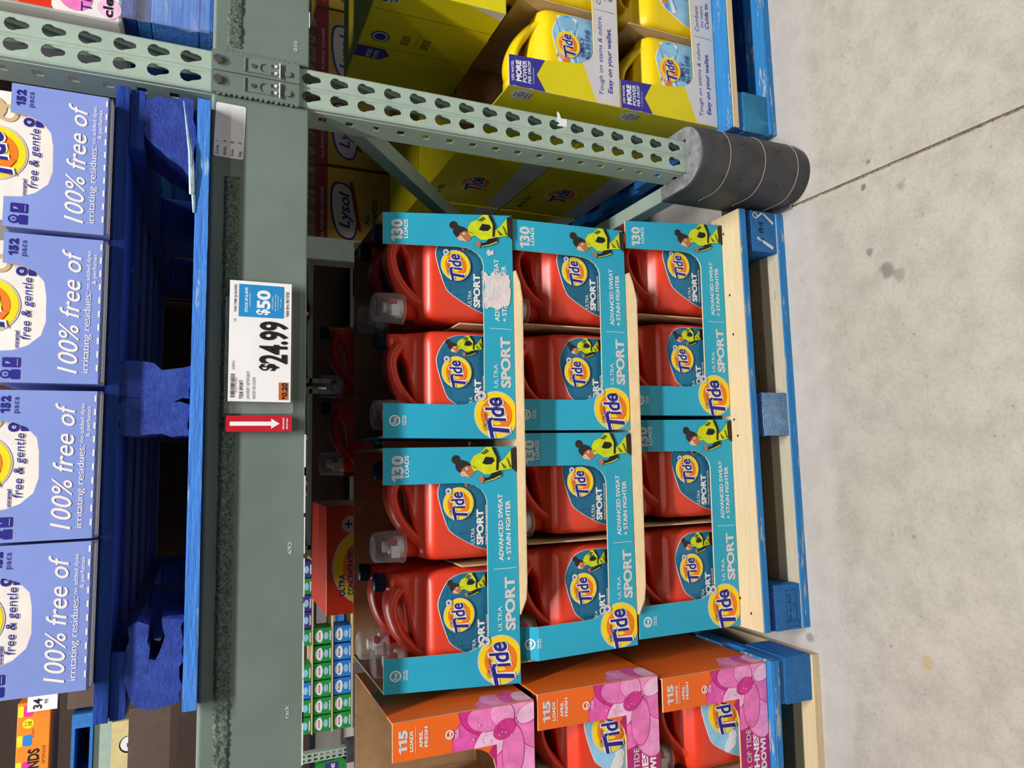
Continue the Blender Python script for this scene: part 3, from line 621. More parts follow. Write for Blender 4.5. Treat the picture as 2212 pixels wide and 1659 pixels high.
def downy_art():
    a = Art(lfn)
    a.poly([(-.088, .02), (.09, .02), (.09, .055), (-.086, .055)], 'magenta', .5)
    for i in range(5): t = 2*PI*i/5; a.disc(.055+.014*math.cos(t), .065+.014*math.sin(t), .012, 'petal%d' % (i % 3), 1+.2*i, n=14)
    for u, v, r in ((-.05, .09, .014), (-.06, .1, .01), (-.035, .085, .012)): a.disc(u, v, r, 'white_print', .7, n=14)
    logo(a, .02, .106, .047, 5, badge=False)
    a.text('with ULTRA', -.03, .05, .008, 'white_print', 3, w=.05); a.text('Downy', -.035, .028, .02, 'white_print', 3, w=.075, bold=.03)
    return a
def make_bottle(name, label, mat, lab, art, cup=True, group=None, capm='navy_cap'):
    t = thing(name, label, 'bottle', group=group)
    for k, b in bottle_parts(mat, cup, capm).items(): b.build(k, t, smooth=k not in ('tap',), dbl=k == 'body')
    l = label_mesh(lab).build('label', t, smooth=True); art().build('label_print', l); return t
# ------------------------------------------------------------------ display cases
def case_shell(t, W, H, D, outer, front_poly, fn, side_h=None, divider=.86, base='kraft', side_mat=None, back=True):
    th = .0035; sm = side_mat or outer
    b = MB(); b.prism([front_poly], 0, th, outer, edge='kraft_edge', back='kraft', fn=fn); fp = b.build('front_panel', t)
    sh = side_h or H
    for s in (-1, 1):
        lo = fn(s*W/2, 0, 0)[0]; hi = fn(s*W/2, H, 0)[0]; b = MB(); i = -s*th
        for (x0, x1, m) in ((0, i*.5, sm), (i*.5, i, 'kraft')):
            b.add([(x+e, y, z) for (x, z) in ((lo, 0), (hi, sh)) for e in (x0, x1) for y in (th, D-th)], [(0, 1, 5, 4), (2, 6, 7, 3), (0, 2, 3, 1), (4, 5, 7, 6), (0, 4, 6, 2), (1, 3, 7, 5)], m)
        b.build('side_panel', t)
    if back: b = MB(); b.box(-W/2+th, W/2-th, D-th, D, 0, H, 'kraft'); b.build('back_panel', t)
    b = MB(); b.box(-W/2+th, W/2-th, th, D-th, .0005, .003, base); b.build('base_panel', t)
    if divider: b = MB(); b.box(-.0015, .0015, .012, D-.012, .003, H*divider, 'kraft_pale'); b.build('divider', t)
    return fp
def teal_poly(W, H, vf=.245):
    k = W/.49
    r = [(.2455, 0), (.2455, vf), (.2455, H), (.172, H), (.1718, vf), (.171, .125), (.169, .108)]
    r += [(.165, .094), (.156, .080), (.145, .072), (.132, .068)]
    r += [(-.135, .070), (-.1435, .0705)] + [(-.1947+.054*math.cos(a), .0425+.054*math.sin(a)) for a in [.52+(1.02-.52)*i/5 for i in range(6)]]
    r += [(-.1685, .098), (-.174, .112), (-.175, .13), (-.175, vf), (-.175, H), (-.2455, H), (-.2455, vf), (-.2455, 0)]
    return [(u*k, v) for u, v in r]
def teal_case(label, cx, y, z, W, il, ir, torn=False, rz=0, fold=0):
    H = .2865; D = .30; k = W/.49
    t = thing('detergent_case', label, 'cardboard case', (cx, y, z), rz, 'teal detergent cases on the middle pallet')
    def shift(u, v): q = max(0, v)/H; return u+(il*q*(-u/(W/2)) if u < 0 else -ir*q*(u/(W/2)))
    bend = lambda u, v: max(0, v-.245)*.42 if fold*u > 0 else 0      # creased pillar top, pushed back
    fn = lambda u, v, d: (shift(u, v), d+bend(u, v), v-bend(u, v)*.15)
    fp = case_shell(t, W, H, D, 'teal', teal_poly(W, H), fn, side_mat='teal', divider=.42 if z > .7 else .9)
    a = Art(lambda u, v, d: (shift(u, v), bend(u, v)-d, v-bend(u, v)*.15), lambda u, v: (u*k, v))
    a.part('load_count'); a.text('130', .178, .2465, .023, 'grey_print', 2, w=.052, bold=.045); a.text('LOADS', .1865, .2345, .009, 'white_print', 2, w=.043, bold=.02)
    runner(a, 1, 0, 0, 2)
    a.part('slogan')
    if not torn:
        a.text('ADVANCED SWEAT', .007, .0335, .0105, 'white_print', 2, w=.1385, bold=.02); a.text('+ STAIN FIGHTER', .0065, .0165, .0105, 'white_print', 2, w=.125, bold=.02)
    else:
        a.text('ADVANCED SWEAT', .007, .0335, .0105, 'white_print', 2, w=.1385, bold=.02); a.text('+ STAIN FIGHTER', .0065, .0165, .0105, 'white_print', 2, w=.125, bold=.02)
        rnd = random.Random(4); base = [(.034, .069), (.036, .048), (.03, .036), (.04, .026), (.04, .014), (.055, .008), (.085, .007), (.112, .010), (.115, .018), (.108, .026), (.118, .031), (.112, .039), (.12, .046), (.108, .056), (.114, .067)]
        pp = []
        for i in range(len(base)):
            (x0, y0), (x1, y1) = base[i], base[(i+1) % len(base)]
            for j in range(5): pp.append((x0+(x1-x0)*j/5+rnd.uniform(-.0026, .0026), min(.0685, y0+(y1-y0)*j/5+rnd.uniform(-.0026, .0026))))
        a.part('torn_patch'); a.poly(pp, 'torn_paper', 4); a.poly([(.152, .058), (.16, .062), (.168, .057), (.163, .052), (.166, .046), (.156, .044), (.154, .05)], 'torn_paper', 4)
    a.part('divider_line'); a.rect(-.0098, -.0088, .006, .056, 'white_print', 2)
    a.part('product_name'); a.text('ULTRA', -.1365, .0395, .0095, 'white_print', 2, w=.05); a.text('SPORT', -.137, .0105, .0215, 'grey_print', 2, w=.11, bold=.045)
    a.part('round_badge'); a.ring(-.21, .2635, .0085, .0115, 'white_print', 2, 24); a.text('he', -.21, .2595, .009, 'white_print', 2, align='c', bold=.03, w=.013)
    a.text('FOR ALL', -.219, .2445, .004, 'white_print', 2, w=.02, bold=.02); a.text('MACHINES', -.219, .2395, .0035, 'white_print', 2, w=.02, bold=.02)
    logo(a, -.1947, .0445, .0505, 2, clip=.0006)
    a.build('front_print', fp); return t
TEAL = [
 ('r1R', 'teal detergent case with torn white patch, right in top row', -.4195, .100, .727, .489, .004, .026, True, 0),
 ('r1L', 'teal detergent case in top row beside the orange cases', -.924, .100, .727, .486, .018, 0, False, .006),
 ('r2R', 'teal detergent case in middle row, nearer the steel post', -.411, .105, .4365, .470, .0, .004, False, 0),
 ('r2L', 'teal detergent case in middle row with crumpled left pillar top', -.890, .105, .4365, .474, -.004, .0, False, .004),
 ('r3R', 'teal detergent case in bottom row, nearer the steel post', -.3700, .106, .1435, .484, 0, .022, False, 0),
 ('r3L', 'teal detergent case in bottom row with bent right pillar top', -.8695, .106, .1435, .494, .0, .002, False, .0)]
proto = None; WHERE = {'r1R': 'top row right', 'r1L': 'top row left', 'r2R': 'middle row right', 'r2L': 'middle row left', 'r3R': 'bottom row right', 'r3L': 'bottom row left'}
G = 'red detergent bottles in the teal cases'
for key, lab, cx, y, z, W, il, ir, torn, rz in TEAL:
    teal_case(lab, cx, y, z, W, il, ir, torn, rz, {'r2L': -1, 'r3L': 1}.get(key, 0))
    spots = [(.1165, .078, 'right-hand', 0), (-.1165, .078, 'left-hand', 0)]
    if key == 'r1R': spots = [(.1115, .076, 'right-hand', .0), (-.1165, .078, 'left-hand', 0), (.1115, .222, 'rear', 0)]
    if key == 'r1L': spots = [(.1165, .076, 'right-hand', -.02), (-.1105, .079, 'left-hand', .03), (-.1105, .226, 'rear', .02)]
    for u, yb, side, r in spots:
        l = 'red bottle with blue label, %s one inside the %s teal case' % (side, WHERE[key]); loc = (cx+u, y+yb, z+.0035)
        if proto is None: proto = make_bottle('detergent_bottle', l, 'red_plastic', 'label_blue', sport_art, group=G); proto.location = loc
        else: dup(proto, l, loc, r, G)
def tier_sheet(label, z, x0, x1, yf):
    b = MB(); b.prism([[(x0, .098), (x0+.035, yf+.006), (x0+.07, yf), (x1-.07, yf-.006), (x1-.03, yf+.006), (x1, .09), (x1, .40), (x0, .40)]], z, z+.0025, 'kraft_pale', edge='kraft_edge', fn=lambda u, v, d: (u, v, d))
    tag(b.build('tier_sheet', None), label, 'cardboard sheet')
tier_sheet('pale cardboard sheet between top and middle rows of teal cases', .7235, -1.03, -.30, .064)
tier_sheet('pale cardboard sheet between middle and bottom rows of teal cases', .4325, -1.06, -.28, .070)
# case with its printed back turned to us, and open stock behind, on the same pallet
t = thing('rear_case', 'red cardboard case with half-hidden round emblem behind the teal cases', 'cardboard case', (-.988, .80, .146))
b = MB(); b.box(-.152, .152, 0, .3, 0, .866, 'red_plastic_b'); bp = b.build('case_body', t, bevel=.002)
a = Art(); a.disc(-.02, .735, .115, 'grey_print', 1, n=48); a.disc(-.02, .735, .11, 'logo_yellow', 2, n=48); a.disc(-.02, .735, .085, 'logo_orange', 3, n=40)
a.text('ULTRA', -.1, .815, .016, 'navy', 4, w=.06, bold=.03); a.text('CONCENTRATED', -.1, .79, .016, 'navy', 4, w=.13, bold=.03); a.disc(.1, .80, .024, 'grey_print', 5, n=20); a.text('+', .1, .79, .03, 'navy', 6, align='c', bold=.02)
a.build('emblem', bp)
t = thing('open_case', 'dark open brown case holding bottles behind the top row', 'cardboard case', (-.52, .64, .146))
b = MB(); b.box(-.24, .24, .0, .004, 0, .74, 'kraft'); b.box(-.24, .24, .42, .424, 0, .80, 'kraft'); b.box(-.24, -.236, .004, .42, 0, .76, 'kraft'); b.box(.236, .24, .004, .42, 0, .76, 'kraft'); b.box(-.236, .236, .004, .42, .60, .604, 'kraft'); b.build('case_body', t)
for i, (x, yy) in enumerate(((-.64, .76), (-.42, .78))): dup(proto, 'dim red bottle in open case behind top row, %s one' % ('left' if i == 0 else 'right'), (x, yy, .7515), .1*i-.05, 'dim bottles at the back')

# ------------------------------------------------------------------ orange cases on the left
def clip_poly(p, x0, x1, y0, y1):
    for ax, val, sg in ((0, x0, 1), (0, x1, -1), (1, y0, 1), (1, y1, -1)):
        o = []
        for i in range(len(p)):
            a, b = p[i-1], p[i]; da, db = sg*(a[ax]-val), sg*(b[ax]-val)
            if (da >= 0) != (db >= 0): t = da/(da-db); o.append((a[0]+(b[0]-a[0])*t, a[1]+(b[1]-a[1])*t))
            if db >= 0: o.append(b)
        p = o
        if not p: break
    return p
def orange_case(label, cx, y, z, rz=0):
    W, H, D = .47, .284, .34
    t = thing('detergent_case', label, 'cardboard case', (cx, y, z), rz, 'orange detergent cases on the left pallet')
    r = [(.235, 0), (.235, H), (.166, H), (.164, .13), (.16, .112), (.151, .097), (.138, .087), (.12, .082), (-.12, .082), (-.14, .09), (-.156, .11), (-.16, .14), (-.16, H), (-.235, H), (-.235, 0)]
    fp = case_shell(t, W, H, D, 'orange_case', r, lambda u, v, d: (u, d, v))
    a = Art()
    a.poly([(-.235, .001), (.2345, .001), (.2345, .02), (.2, .06), (.152, .0965), (.138, .0855), (.12, .0805), (-.12, .0805), (-.14, .0885), (-.157, .11), (-.235, .11)], 'magenta', 1)
    a.part('flower_picture')
    def petal(cu, cv, L, w, ang, m, l, clip=True):
        q = smoothpoly([(0, -w*.25), (L*.35, -w*.55), (L*.8, -w*.45), (L, 0), (L*.8, w*.45), (L*.35, w*.55), (0, w*.25)], 4)
        pp = [(cu+u*math.cos(ang)-v*math.sin(ang), cv+u*math.sin(ang)+v*math.cos(ang)) for u, v in q]
        for box in ((.165, .2345, .0805, .17), (.05, .2345, .001, .0805)):
            c_ = clip_poly(pp, *box)
            if len(c_) > 2: a.poly(c_, 'petal%d' % m, l)
            mu, mv = cu+L*.5*math.cos(ang), cv+L*.5*math.sin(ang); e_ = clip_poly([(mu+(u-mu)*1.05, mv+(v-mv)*1.05) for u, v in pp], *box)
            if len(e_) > 2: a.poly(e_, 'petal3' if m != 3 else 'magenta', l-.2)
    for i, pr in enumerate(((.205, .06, .115, .085, 1.95, 1), (.215, .06, .10, .08, 1.2, 3), (.20, .05, .11, .075, 2.75, 0), (.21, .05, .075, .07, .3, 1), (.2, .04, .13, .07, 3.35, 2), (.2, .03, .09, .06, 4.2, 0), (.215, .045, .06, .055, -.8, 2), (.2, .06, .085, .05, 2.3, 4), (.215, .065, .075, .045, 1.5, 0), (.19, .045, .09, .04, 3.1, 0), (.205, .05, .05, .04, .9, 2), (.2, .045, .045, .03, 2.0, 3), (.205, .035, .05, .03, 5.1, 4))): petal(*pr[:5], pr[5], 2+i*.5)
    rnd = random.Random(1)
    for i in range(26):
        u_, v_ = rnd.uniform(.172, .23), rnd.uniform(.01, .13); a.disc(u_, v_, rnd.uniform(.0008, .0018), 'petal4', 9.2, n=8)
    a.part('lettering')
    a.part('load_count'); a.text('115', .1795, .257, .0155, 'grey_print', 2, w=.041, bold=.06); a.text('LOADS', .1805, .2455, .0065, 'white_print', 2, w=.036, bold=.03)
    a.rect(.177, .2235, .2405, .2413, 'white_print', 2); a.text('APRIL', .1845, .2275, .0065, 'white_print', 2, w=.03, bold=.03); a.text('FRESH', .1845, .2175, .0065, 'white_print', 2, w=.036, bold=.03)
    a.part('round_badge'); a.ring(.199, .176, .0062, .0085, 'white_print', 8, 22); a.text('he', .199, .1725, .007, 'white_print', 8, align='c', bold=.03, w=.01); a.text('FOR ALL', .1915, .1625, .003, 'white_print', 8, w=.015, bold=.02); a.text('MACHINES', .1915, .1585, .0028, 'white_print', 8, w=.015, bold=.02); a.part('lettering')
    a.part('slogan'); a.text('POWER OF TIDE', .095, .052, .0135, 'grey_print', 2, w=.145, bold=.01, align='r'); a.text('FRESHNESS', .098, .031, .0145, 'white_print', 2, w=.15, bold=.04, align='r'); a.text('OF DOWNY', .098, .011, .0145, 'white_print', 2, w=.13, bold=.04, align='r')
    a.build('front_print', fp)
    sp = [o for o in t.children if o.name.startswith('side_panel')][1]
    a = Art(lambda u, v, d: (W/2+d, u, v))
    for i, (cu, cv, L, w, ang, m) in enumerate(((.0, .06, .06, .05, 1.0, 0), (.0, .05, .075, .05, .5, 2), (.0, .03, .07, .05, .1, 1), (.0, .015, .06, .04, -.1, 4))):
        q = smoothpoly([(0, -w*.3), (L*.35, -w*.55), (L*.8, -w*.45), (L, 0), (L*.8, w*.45), (L*.35, w*.55), (0, w*.3)], 4)
        a.poly([(max(.004, cu+u*math.cos(ang)-v*math.sin(ang)), max(.001, cv+u*math.sin(ang)+v*math.cos(ang))) for u, v in q], 'petal%d' % m, 1+.4*i)
    a.build('side_print', sp); return t
OR = [('orange case with pink flower, empty, top of the left stack', -1.417, .036, .728, 0), ('orange case with pink flower, middle of the left stack', -1.409, .036, .4355, 0), ('orange case with pink flower, lowest of the left stack', -1.4175, .030, .1435, -.004)]
dproto = None
for i, (l, cx, y, z, rz) in enumerate(OR):
    orange_case(l, cx, y, z, rz)
    if i:
        lb = 'red bottle with pale blue flower label in the %s orange case' % ('middle', 'lowest')[i-1]; loc = (cx+.117, y+.08, z+.0035)
        if dproto is None: dproto = make_bottle('softener_bottle', lb, 'red_plastic_b', 'sky_label', downy_art, group='bottles in the orange cases'); dproto.location = loc
        else: dup(dproto, lb, loc, 0, 'bottles in the orange cases')

# ------------------------------------------------------------------ yellow cases on the right
def yellow_case(label, cx, y, z, rz=0, W=.47, H=.291, D=.36):
    t = thing('detergent_case', label, 'cardboard case', (cx, y, z), rz, 'yellow detergent cases on the right pallet')
    r = [(.235, 0), (.235, H), (.15, H), (.15, .1), (.14, .08), (.11, .07), (-.11, .068), (-.128, .078), (-.145, .105), (-.158, .2), (-.162, H), (-.235, H), (-.235, 0)]
    fp = case_shell(t, W, H, D, 'yellow_case', r, lambda u, v, d: (u, d, v), side_mat='yellow_case')
    a = Art()
    a.poly([(-.233, .001), (.2345, .001), (.2345, .06), (.12, .068), (-.108, .066), (-.126, .076), (-.143, .1), (-.233, .066)], 'grey_print', 1)
    a.part('purple_flag'); a.poly([(-.2345, H-.001), (-.1615, H-.001), (-.158, .2), (-.197, .222), (-.2345, .2)], 'flag_purple', 1)
    for i, (s, h, w_) in enumerate((('LESS WATER,', .006, .047), ('MORE', .0125, .05), ('POWER', .0105, .053), ('PER DROP', .0075, .053))): a.text(s, -.222, (.279, .261, .247, .2365)[i], h, 'white_print', 2, w=w_, bold=.02+.03*(i == 1))
    a.text('THAN OTHER BARGAIN BRANDS', -.222, .229, .0025, 'white_print', 2, w=.04)
    a.part('slogan'); a.text('Tough on stains & odors.', -.213, .046, .0115, 'flag_purple', 2, w=.2, shear=.12); a.text('Easy on your wallet.', -.205, .021, .0125, 'flag_purple', 2, w=.165, shear=.12, bold=.02)
    a.part('second_slogan'); a.rect(.001, .002, .008, .06, 'flag_purple', 2); a.text('Combate', .016, .046, .0115, 'flag_purple', 2, w=.07, shear=.12); a.text('los malos', .03, .031, .0095, 'flag_purple', 2, w=.06, shear=.12); a.text('Cuida tu', .03, .014, .0115, 'flag_purple', 2, w=.07, shear=.12, bold=.02)
    a.part('perforation')
    for v in (.03, .07, .11, .15, .19, .23, .27): a.rect(-.2348, -.2338, v, v+.012, 'kraft_edge', 2)
    a.build('front_print', fp)
    sp = [o for o in t.children if o.name.startswith('side_panel')][0]
    a = Art(lambda u, v, d: (-W/2-d, -u, v)); c = (-.03, .248)
    a.poly([(c[0]+(.021+.003*(i % 2))*math.cos(2*PI*i/24), c[1]+(.025+.003*(i % 2))*math.sin(2*PI*i/24)) for i in range(24)], 'grey_print', 1)
    for i, (s, h) in enumerate((('up to', .007), ('153', .014), ('medium', .0075), ('loads', .007))): a.text(s, c[0], (.261, .243, .2335, .2245)[i], h, 'black_print', 2, align='c', bold=.012, w=(.018, .026, .03, .022)[i])
    a.build('side_print', sp); return t, sp
yproto = None
YL = [('yellow case with purple flag, upper of the two beside the post', .127+.235, .098, .4365, 0), ('yellow case with purple flag, lower one standing on the pallet', .127+.235, .100, .1435, .008)]
for i, (l, cx, y, z, rz) in enumerate(YL):
    yellow_case(l, cx, y, z, rz)
    for u, s in ((-.1085, 'left'), (.12, 'right')):
        lb = 'yellow bottle with sunray label, %s in the %s yellow case' % (s, ('upper', 'lower')[i]); loc = (cx+u, y+.078, z+.0035)
        if yproto is None:
            yproto = make_bottle('detergent_bottle', lb, 'yellow_plastic', 'sky_label', simply_art, cup=False, group='yellow bottles', capm=None); yproto.location = loc
            pass
            for o in list(yproto.children):
                if o.name.startswith(('body', 'handle', 'cap')): o.scale = (-1, 1, 1)
        else: dup(yproto, lb, loc, 0, 'yellow bottles')
# third case, set back, its side turned to us
t = thing('detergent_case', 'shaded yellow case set back above the others, its side facing the post', 'cardboard case', (.296, .10, .7295), 0, 'yellow detergent cases on the right pallet')
b = MB(); b.box(0, .42, 0, .42, 0, .29, 'yellow_case'); bd = b.build('case_body', t, bevel=.002)
a = Art(lambda u, v, d: (-d, u, v))
for y in (.086, .232): a.rect(y, y+.0015, .0, .29, 'lime_dark', 1)
a.poly([(.24, .289), (.29, .289), (.29, .225), (.265, .205), (.24, .222)], 'flag_purple', 1)
T = lambda s, y, v, h, w_, m='black_print': a.mb.add(*[(lambda g: ([(-.0009, y-x*w_/g[2], v+q*h/.72) for x, q in g[0]], g[1], m))(glyphs(s, .02))][0])
T('MORE', .285, .25, .012, .035, 'grey_print'); T('POWER', .285, .234, .01, .035, 'grey_print')
a.poly(circle(.19, .245, .022, 24), 'flag_purple', 1); a.poly(circle(.19, .245, .018, 24), 'grey_print', 2); a.poly(circle(.19, .245, .014, 24), 'flag_purple', 3)
for v in (.19, .183, .176, .14, .133, .126): T('LESS WASTE' if v > .15 else 'FREE OF DYES', .205, v, .005, .04)
a.rect(.15, .215, .158, .159, 'lime_dark', 1)
for yy in (.11,): a.poly([(yy+.0, .0), (yy+.1, .0), (yy+.1, .001), (yy+.1, .085), (yy, .085)], 'yellow_case', 1, [[(yy+.001, .001), (yy+.001, .084), (yy+.099, .084), (yy+.099, .001)]])
a.poly([(.005, .24), (.05, .235), (.062, .262), (.05, .288), (.005, .288)], 'grey_print', 1); T('153', .055, .262, .016, .035); T('medium', .055, .25, .008, .04); T('loads', .05, .24, .008, .03)
a.poly([(0.001, .001), (.03, .001), (.001, .09)], 'grey_print', 1)
a.build('side_print', bd)
# ------------------------------------------------------------------ pale blue cases on the upper pallet
def pale_case(label, cx, y, z, W, rz=0):
    H, D = .134, .30; k = W/.23
    t = thing('pac_case', label, 'cardboard case', (cx, y, z), rz, 'pale blue cases on the upper pallet')
    r = [(.115, .006), (.115, H), (.068, H), (.066, .112), (.058, .094), (.042, .081), (.02, .0775), (-.02, .0765), (-.042, .082), (-.058, .098), (-.066, .116), (-.068, H+.003), (-.115, H+.003), (-.115, .006)]
    r = [(u*k, v) for u, v in r]
    fp = case_shell(t, W, H, D, 'ltblue_case', r, lambda u, v, d: (u, d, v), divider=False, base='pack_white')
    b = MB(); b.add([(-W/2, 0, .006), (W/2, 0, .006), (W/2, .008, 0), (-W/2, .008, 0)], [(0, 1, 2, 3)], 'ltblue_edge'); b.build('folded_edge', t)
    a = Art(None, lambda u, v: (u*k, v))
    a.text('100% free of', -.1, .034, .0265, 'cream_print', 2, w=.196, shear=.28, bold=.006)
    a.text('irritating residues:', -.098, .0195, .0095, 'cream_print', 2, w=.128); a.text('no added dyes', .034, .0215, .0058, 'cream_print', 2, w=.062); a.text('& perfumes', .043, .0135, .0055, 'cream_print', 2, w=.048)
    a.part('perforation')
    for i in range(10): a.rect(-.095+i*.0215, -.085+i*.0215, .0066, .0092, 'cream_print', 2)
    a.part('pack_count'); a.text('152', .0795, .1165, .0105, 'navy', 2, w=.027, bold=.05); a.text('pacs', .0795, .1055, .0075, 'navy', 2, w=.025)
    a.part('icons'); a.poly(rrect(-.092, -.077, .106, .128, .002), 'navy', 2); a.poly(rrect(-.11, -.095, .106, .117, .002), 'navy', 2); a.disc(-.1025, .1235, .0068, 'navy', 2, n=20); a.disc(-.1025, .1235, .004, 'ltblue_case', 3, n=16)
    a.text('e', -.1025, .1215, .006, 'navy', 4, align='c'); a.rect(-.09, -.079, .109, .1095, 'cream_print', 3); a.text('F', -.0845, .118, .006, 'cream_print', 3, align='c')
    a.build('front_print', fp)
    return t
PC = [('pale blue case beside the steel post, first of four', -.2255, .2275), ('pale blue case second from the post', -.4625, .2285), ('pale blue case third from the post', -.70, .224), ('pale blue case farthest from the post, at pallet end', -.9255, .218)]
def pack(label, loc, W, first=[None]):
    t = thing('pac_tub', label, 'tub', loc, 0, 'white tubs in the pale blue cases')
    b = MB(); b.prism([rrect(-W/2, W/2, .0005, .20, .018)], 0, .15, 'pack_white'); bd = b.build('tub_body', t, bevel=.006)
    a = Art(lambda u, v, d: (u, -.0004-d, v))
    logo(a, .003, .150, .043, 1, badge=False)
    a.text('free & gentle', -.047, .094, .0125, 'navy', 2, w=.094, shear=.14)
    a.part('scent_note'); a.text('unscented', -.06, .108, .0048, 'navy', 2, w=.026, bold=.03)
    a.part('round_badge'); a.disc(.056, .108, .007, 'navy', 2, n=18); a.text('e', .056, .105, .008, 'white_print', 3, align='c'); a.rect(.05, .066, .09, .099, 'navy', 2)
    a.part('swirl_picture')
    for i, (u, v, r) in enumerate(((.066, .135, .014), (.072, .155, .018), (.055, .165, .012))): a.ring(u, v, r*.6, r, 'kraft_pale', 1.5+i*.2, 20)
    a.build('tub_print', bd); return t
for i, (l, cx, W) in enumerate(PC):
    cx = -.7+(cx+.7)*.98; W *= .98
    pale_case(l, cx, -.055, ZB1+.1434, W, 0)
    pack('white tub with round yellow emblem inside the %s pale blue case from the post' % ('first', 'second', 'third', 'fourth')[i], (cx, -.047, ZB1+.1434+.0035), W*.9)
# ------------------------------------------------------------------ upper right: wrapped load
rp = pallet('blue pallet under clear wrap on the beam right of the post', (.055+.5, .02, ZB1+.0006), 0, dict(lead='blue_wood_deep', lead_edge='blue_wood_deep', deck='blue_wood_deep', block='blue_light', bottom='blue_light', stringer_end='blue_wood_deep'), W=.98)
t = thing('printed_case', 'white and pink printed pack of pods on the wrapped pallet', 'carton', (.055, .03, ZB1+.1434))
b = MB(); b.box(0, .4, 0, .3, 0.0005, .30, 'pack_white'); bd = b.build('carton_body', t, bevel=.006)
a = Art()
a.rect(.001, .39, .105, .299, 'red_plastic_b', 1); a.rect(.001, .39, .15, .299, 'logo_orange', 1.2)
a.disc(.075, .05, .03, 'petal2', 1, n=20); a.disc(.03, .07, .025, 'petal0', 1, n=20); a.disc(.02, .02, .018, 'petal4', 1, n=20)
a.text('72', .05, .082, .012, 'navy', 2, w=.02); a.text('Tide pods', .006, .047, .016, 'navy', 2, w=.12); a.text('clean.', .004, .015, .015, 'black_print', 2, w=.07, bold=.03); a.build('carton_print', bd)
b = MB(); n, m = 26, 10; vs = []; fs = []; rnd = random.Random(2)
for i in range(n+1):
    for j in range(m+1): vs.append((.05+.95*i/n, .008-.006*rnd.random(), ZB1+.006+.15*j/m))
for i in range(n):
    for j in range(m): q = i*(m+1)+j; fs.append((q, q+m+1, q+m+2, q+1))
b.add(vs, fs, 'clear_wrap'); tag(b.build('stretch_wrap', None), 'crumpled clear stretch wrap over the pallet right of the post', 'plastic wrap')

# ------------------------------------------------------------------ price sign and holder
S = thing('price_sign', 'white price card reading $24.99 with blue coupon square on the beam', 'price sign', (-.496, -.012, 1.2025))
Wc, Hc = .2075, .101
b = MB(); b.prism([[(-Wc/2-.001, 0), (Wc/2, .0), (Wc/2, Hc), (-Wc/2, Hc)]], -.0012, 0, 'white_print'); cd = b.build('card', S)
a = Art(lambda u, v, d: (-Wc/2+u*Wc, -.0014-d, v*Hc))
def at(t_, u0, u1, v, h, m='black_print', bold=0, **k): a.text(t_, u0, v, h, m, 2, w=(u1-u0), bold=bold, **k)
# sizes below are fractions of the card
def tx(s, u0, u1, v0, v1, m='black_print', bold=0, L=2):
    g = glyphs(s, bold); ys = [p[1] for p in g[0]]; y0, y1 = min(ys), max(ys)
    a.mb.add([a.fn(u0+(u1-u0)*x/g[2], v0+(v1-v0)*(y-y0)/(y1-y0), L*EPS) for x, y in g[0]], g[1], m)
tx('THIS ITEM QUALIFIES', .735, .965, .89, .93, bold=.02)
a.poly([(.70, .13), (.972, .13), (.972, .855), (.70, .855)], 'coupon_blue', 1)
tx('STOCK UP & SAVE', .738, .945, .71, .76, 'white_print', .03); tx('COUPON EVENT', .79, .9, .665, .69, 'white_print'); tx('$', .722, .77, .35, .58, 'white_print', .03); tx('50', .772, .93, .345, .57, 'white_print', .04)
tx('DIGITAL COUPON', .775, .88, .30, .325, 'white_print'); tx('See details in club', .76, .9, .255, .28, 'white_print'); tx('or membership', .77, .89, .21, .235, 'white_print'); tx('Terms apply', .79, .87, .165, .19, 'white_print')
tx('Valid thru 06/15/26', .715, .93, .05, .1, bold=.02)
tx('$', .255, .315, .2, .52, bold=.03); tx('24.99', .315, .67, .05, .52, bold=.03)
rnd = random.Random(3); u = .03
while u < .225: wv = rnd.choice((.002, .003, .005)); a.poly([(u, .9), (u+wv, .9), (u+wv, .965), (u, .965)], 'black_print', 2); u += wv+rnd.choice((.002, .003, .004))
tx('003077320061', .07, .195, .868, .89); tx('#338763', .26, .33, .905, .945); tx('F28', .655, .68, .9, .93)
tx('TIDE SPORT', .02, .175, .77, .825, bold=.02); tx('LAUNDRY DETERGENT', .02, .25, .67, .715); tx('166OZ/130 LOADS', .02, .2, .575, .62)
a.poly([(.015, .04), (.16, .04), (.16, .195), (.015, .195)], 'tag_orange', 1); tx('$', .02, .04, .09, .15, bold=.03); tx('0.20', .043, .155, .055, .145, bold=.03)
a.build('card_print', cd)
b = MB(); b.prism([rrect(-.124, .075, -.004, .107, .003)], .002, .0075, 'clear_wrap'); b.build('clear_sleeve', S)
Hd = thing('arrow_tag', 'red plastic tag with white downward arrow beside the price card', 'sign tag', (-.6375, -.012, 1.1995))
b = MB(); b.prism([rrect(-.0135, .0135, 0, .107, .003)], 0, .009, 'tag_red'); tb = b.build('tag_body', Hd, bevel=.001)
a = Art(lambda u, v, d: (u, -.0004-d, v)); a.poly([(-.0035, .10), (-.0035, .034), (-.0085, .034), (0, .02), (.0085, .034), (.0035, .034), (.0035, .10)], 'white_print', 1)
a.text('MERCHANDISE', 0, .0125, .003, 'white_print', 1, w=.02, align='c', bold=.02); a.text('BELOW SIGN', 0, .0065, .003, 'white_print', 1, w=.018, align='c', bold=.02); a.build('arrow_print', tb)
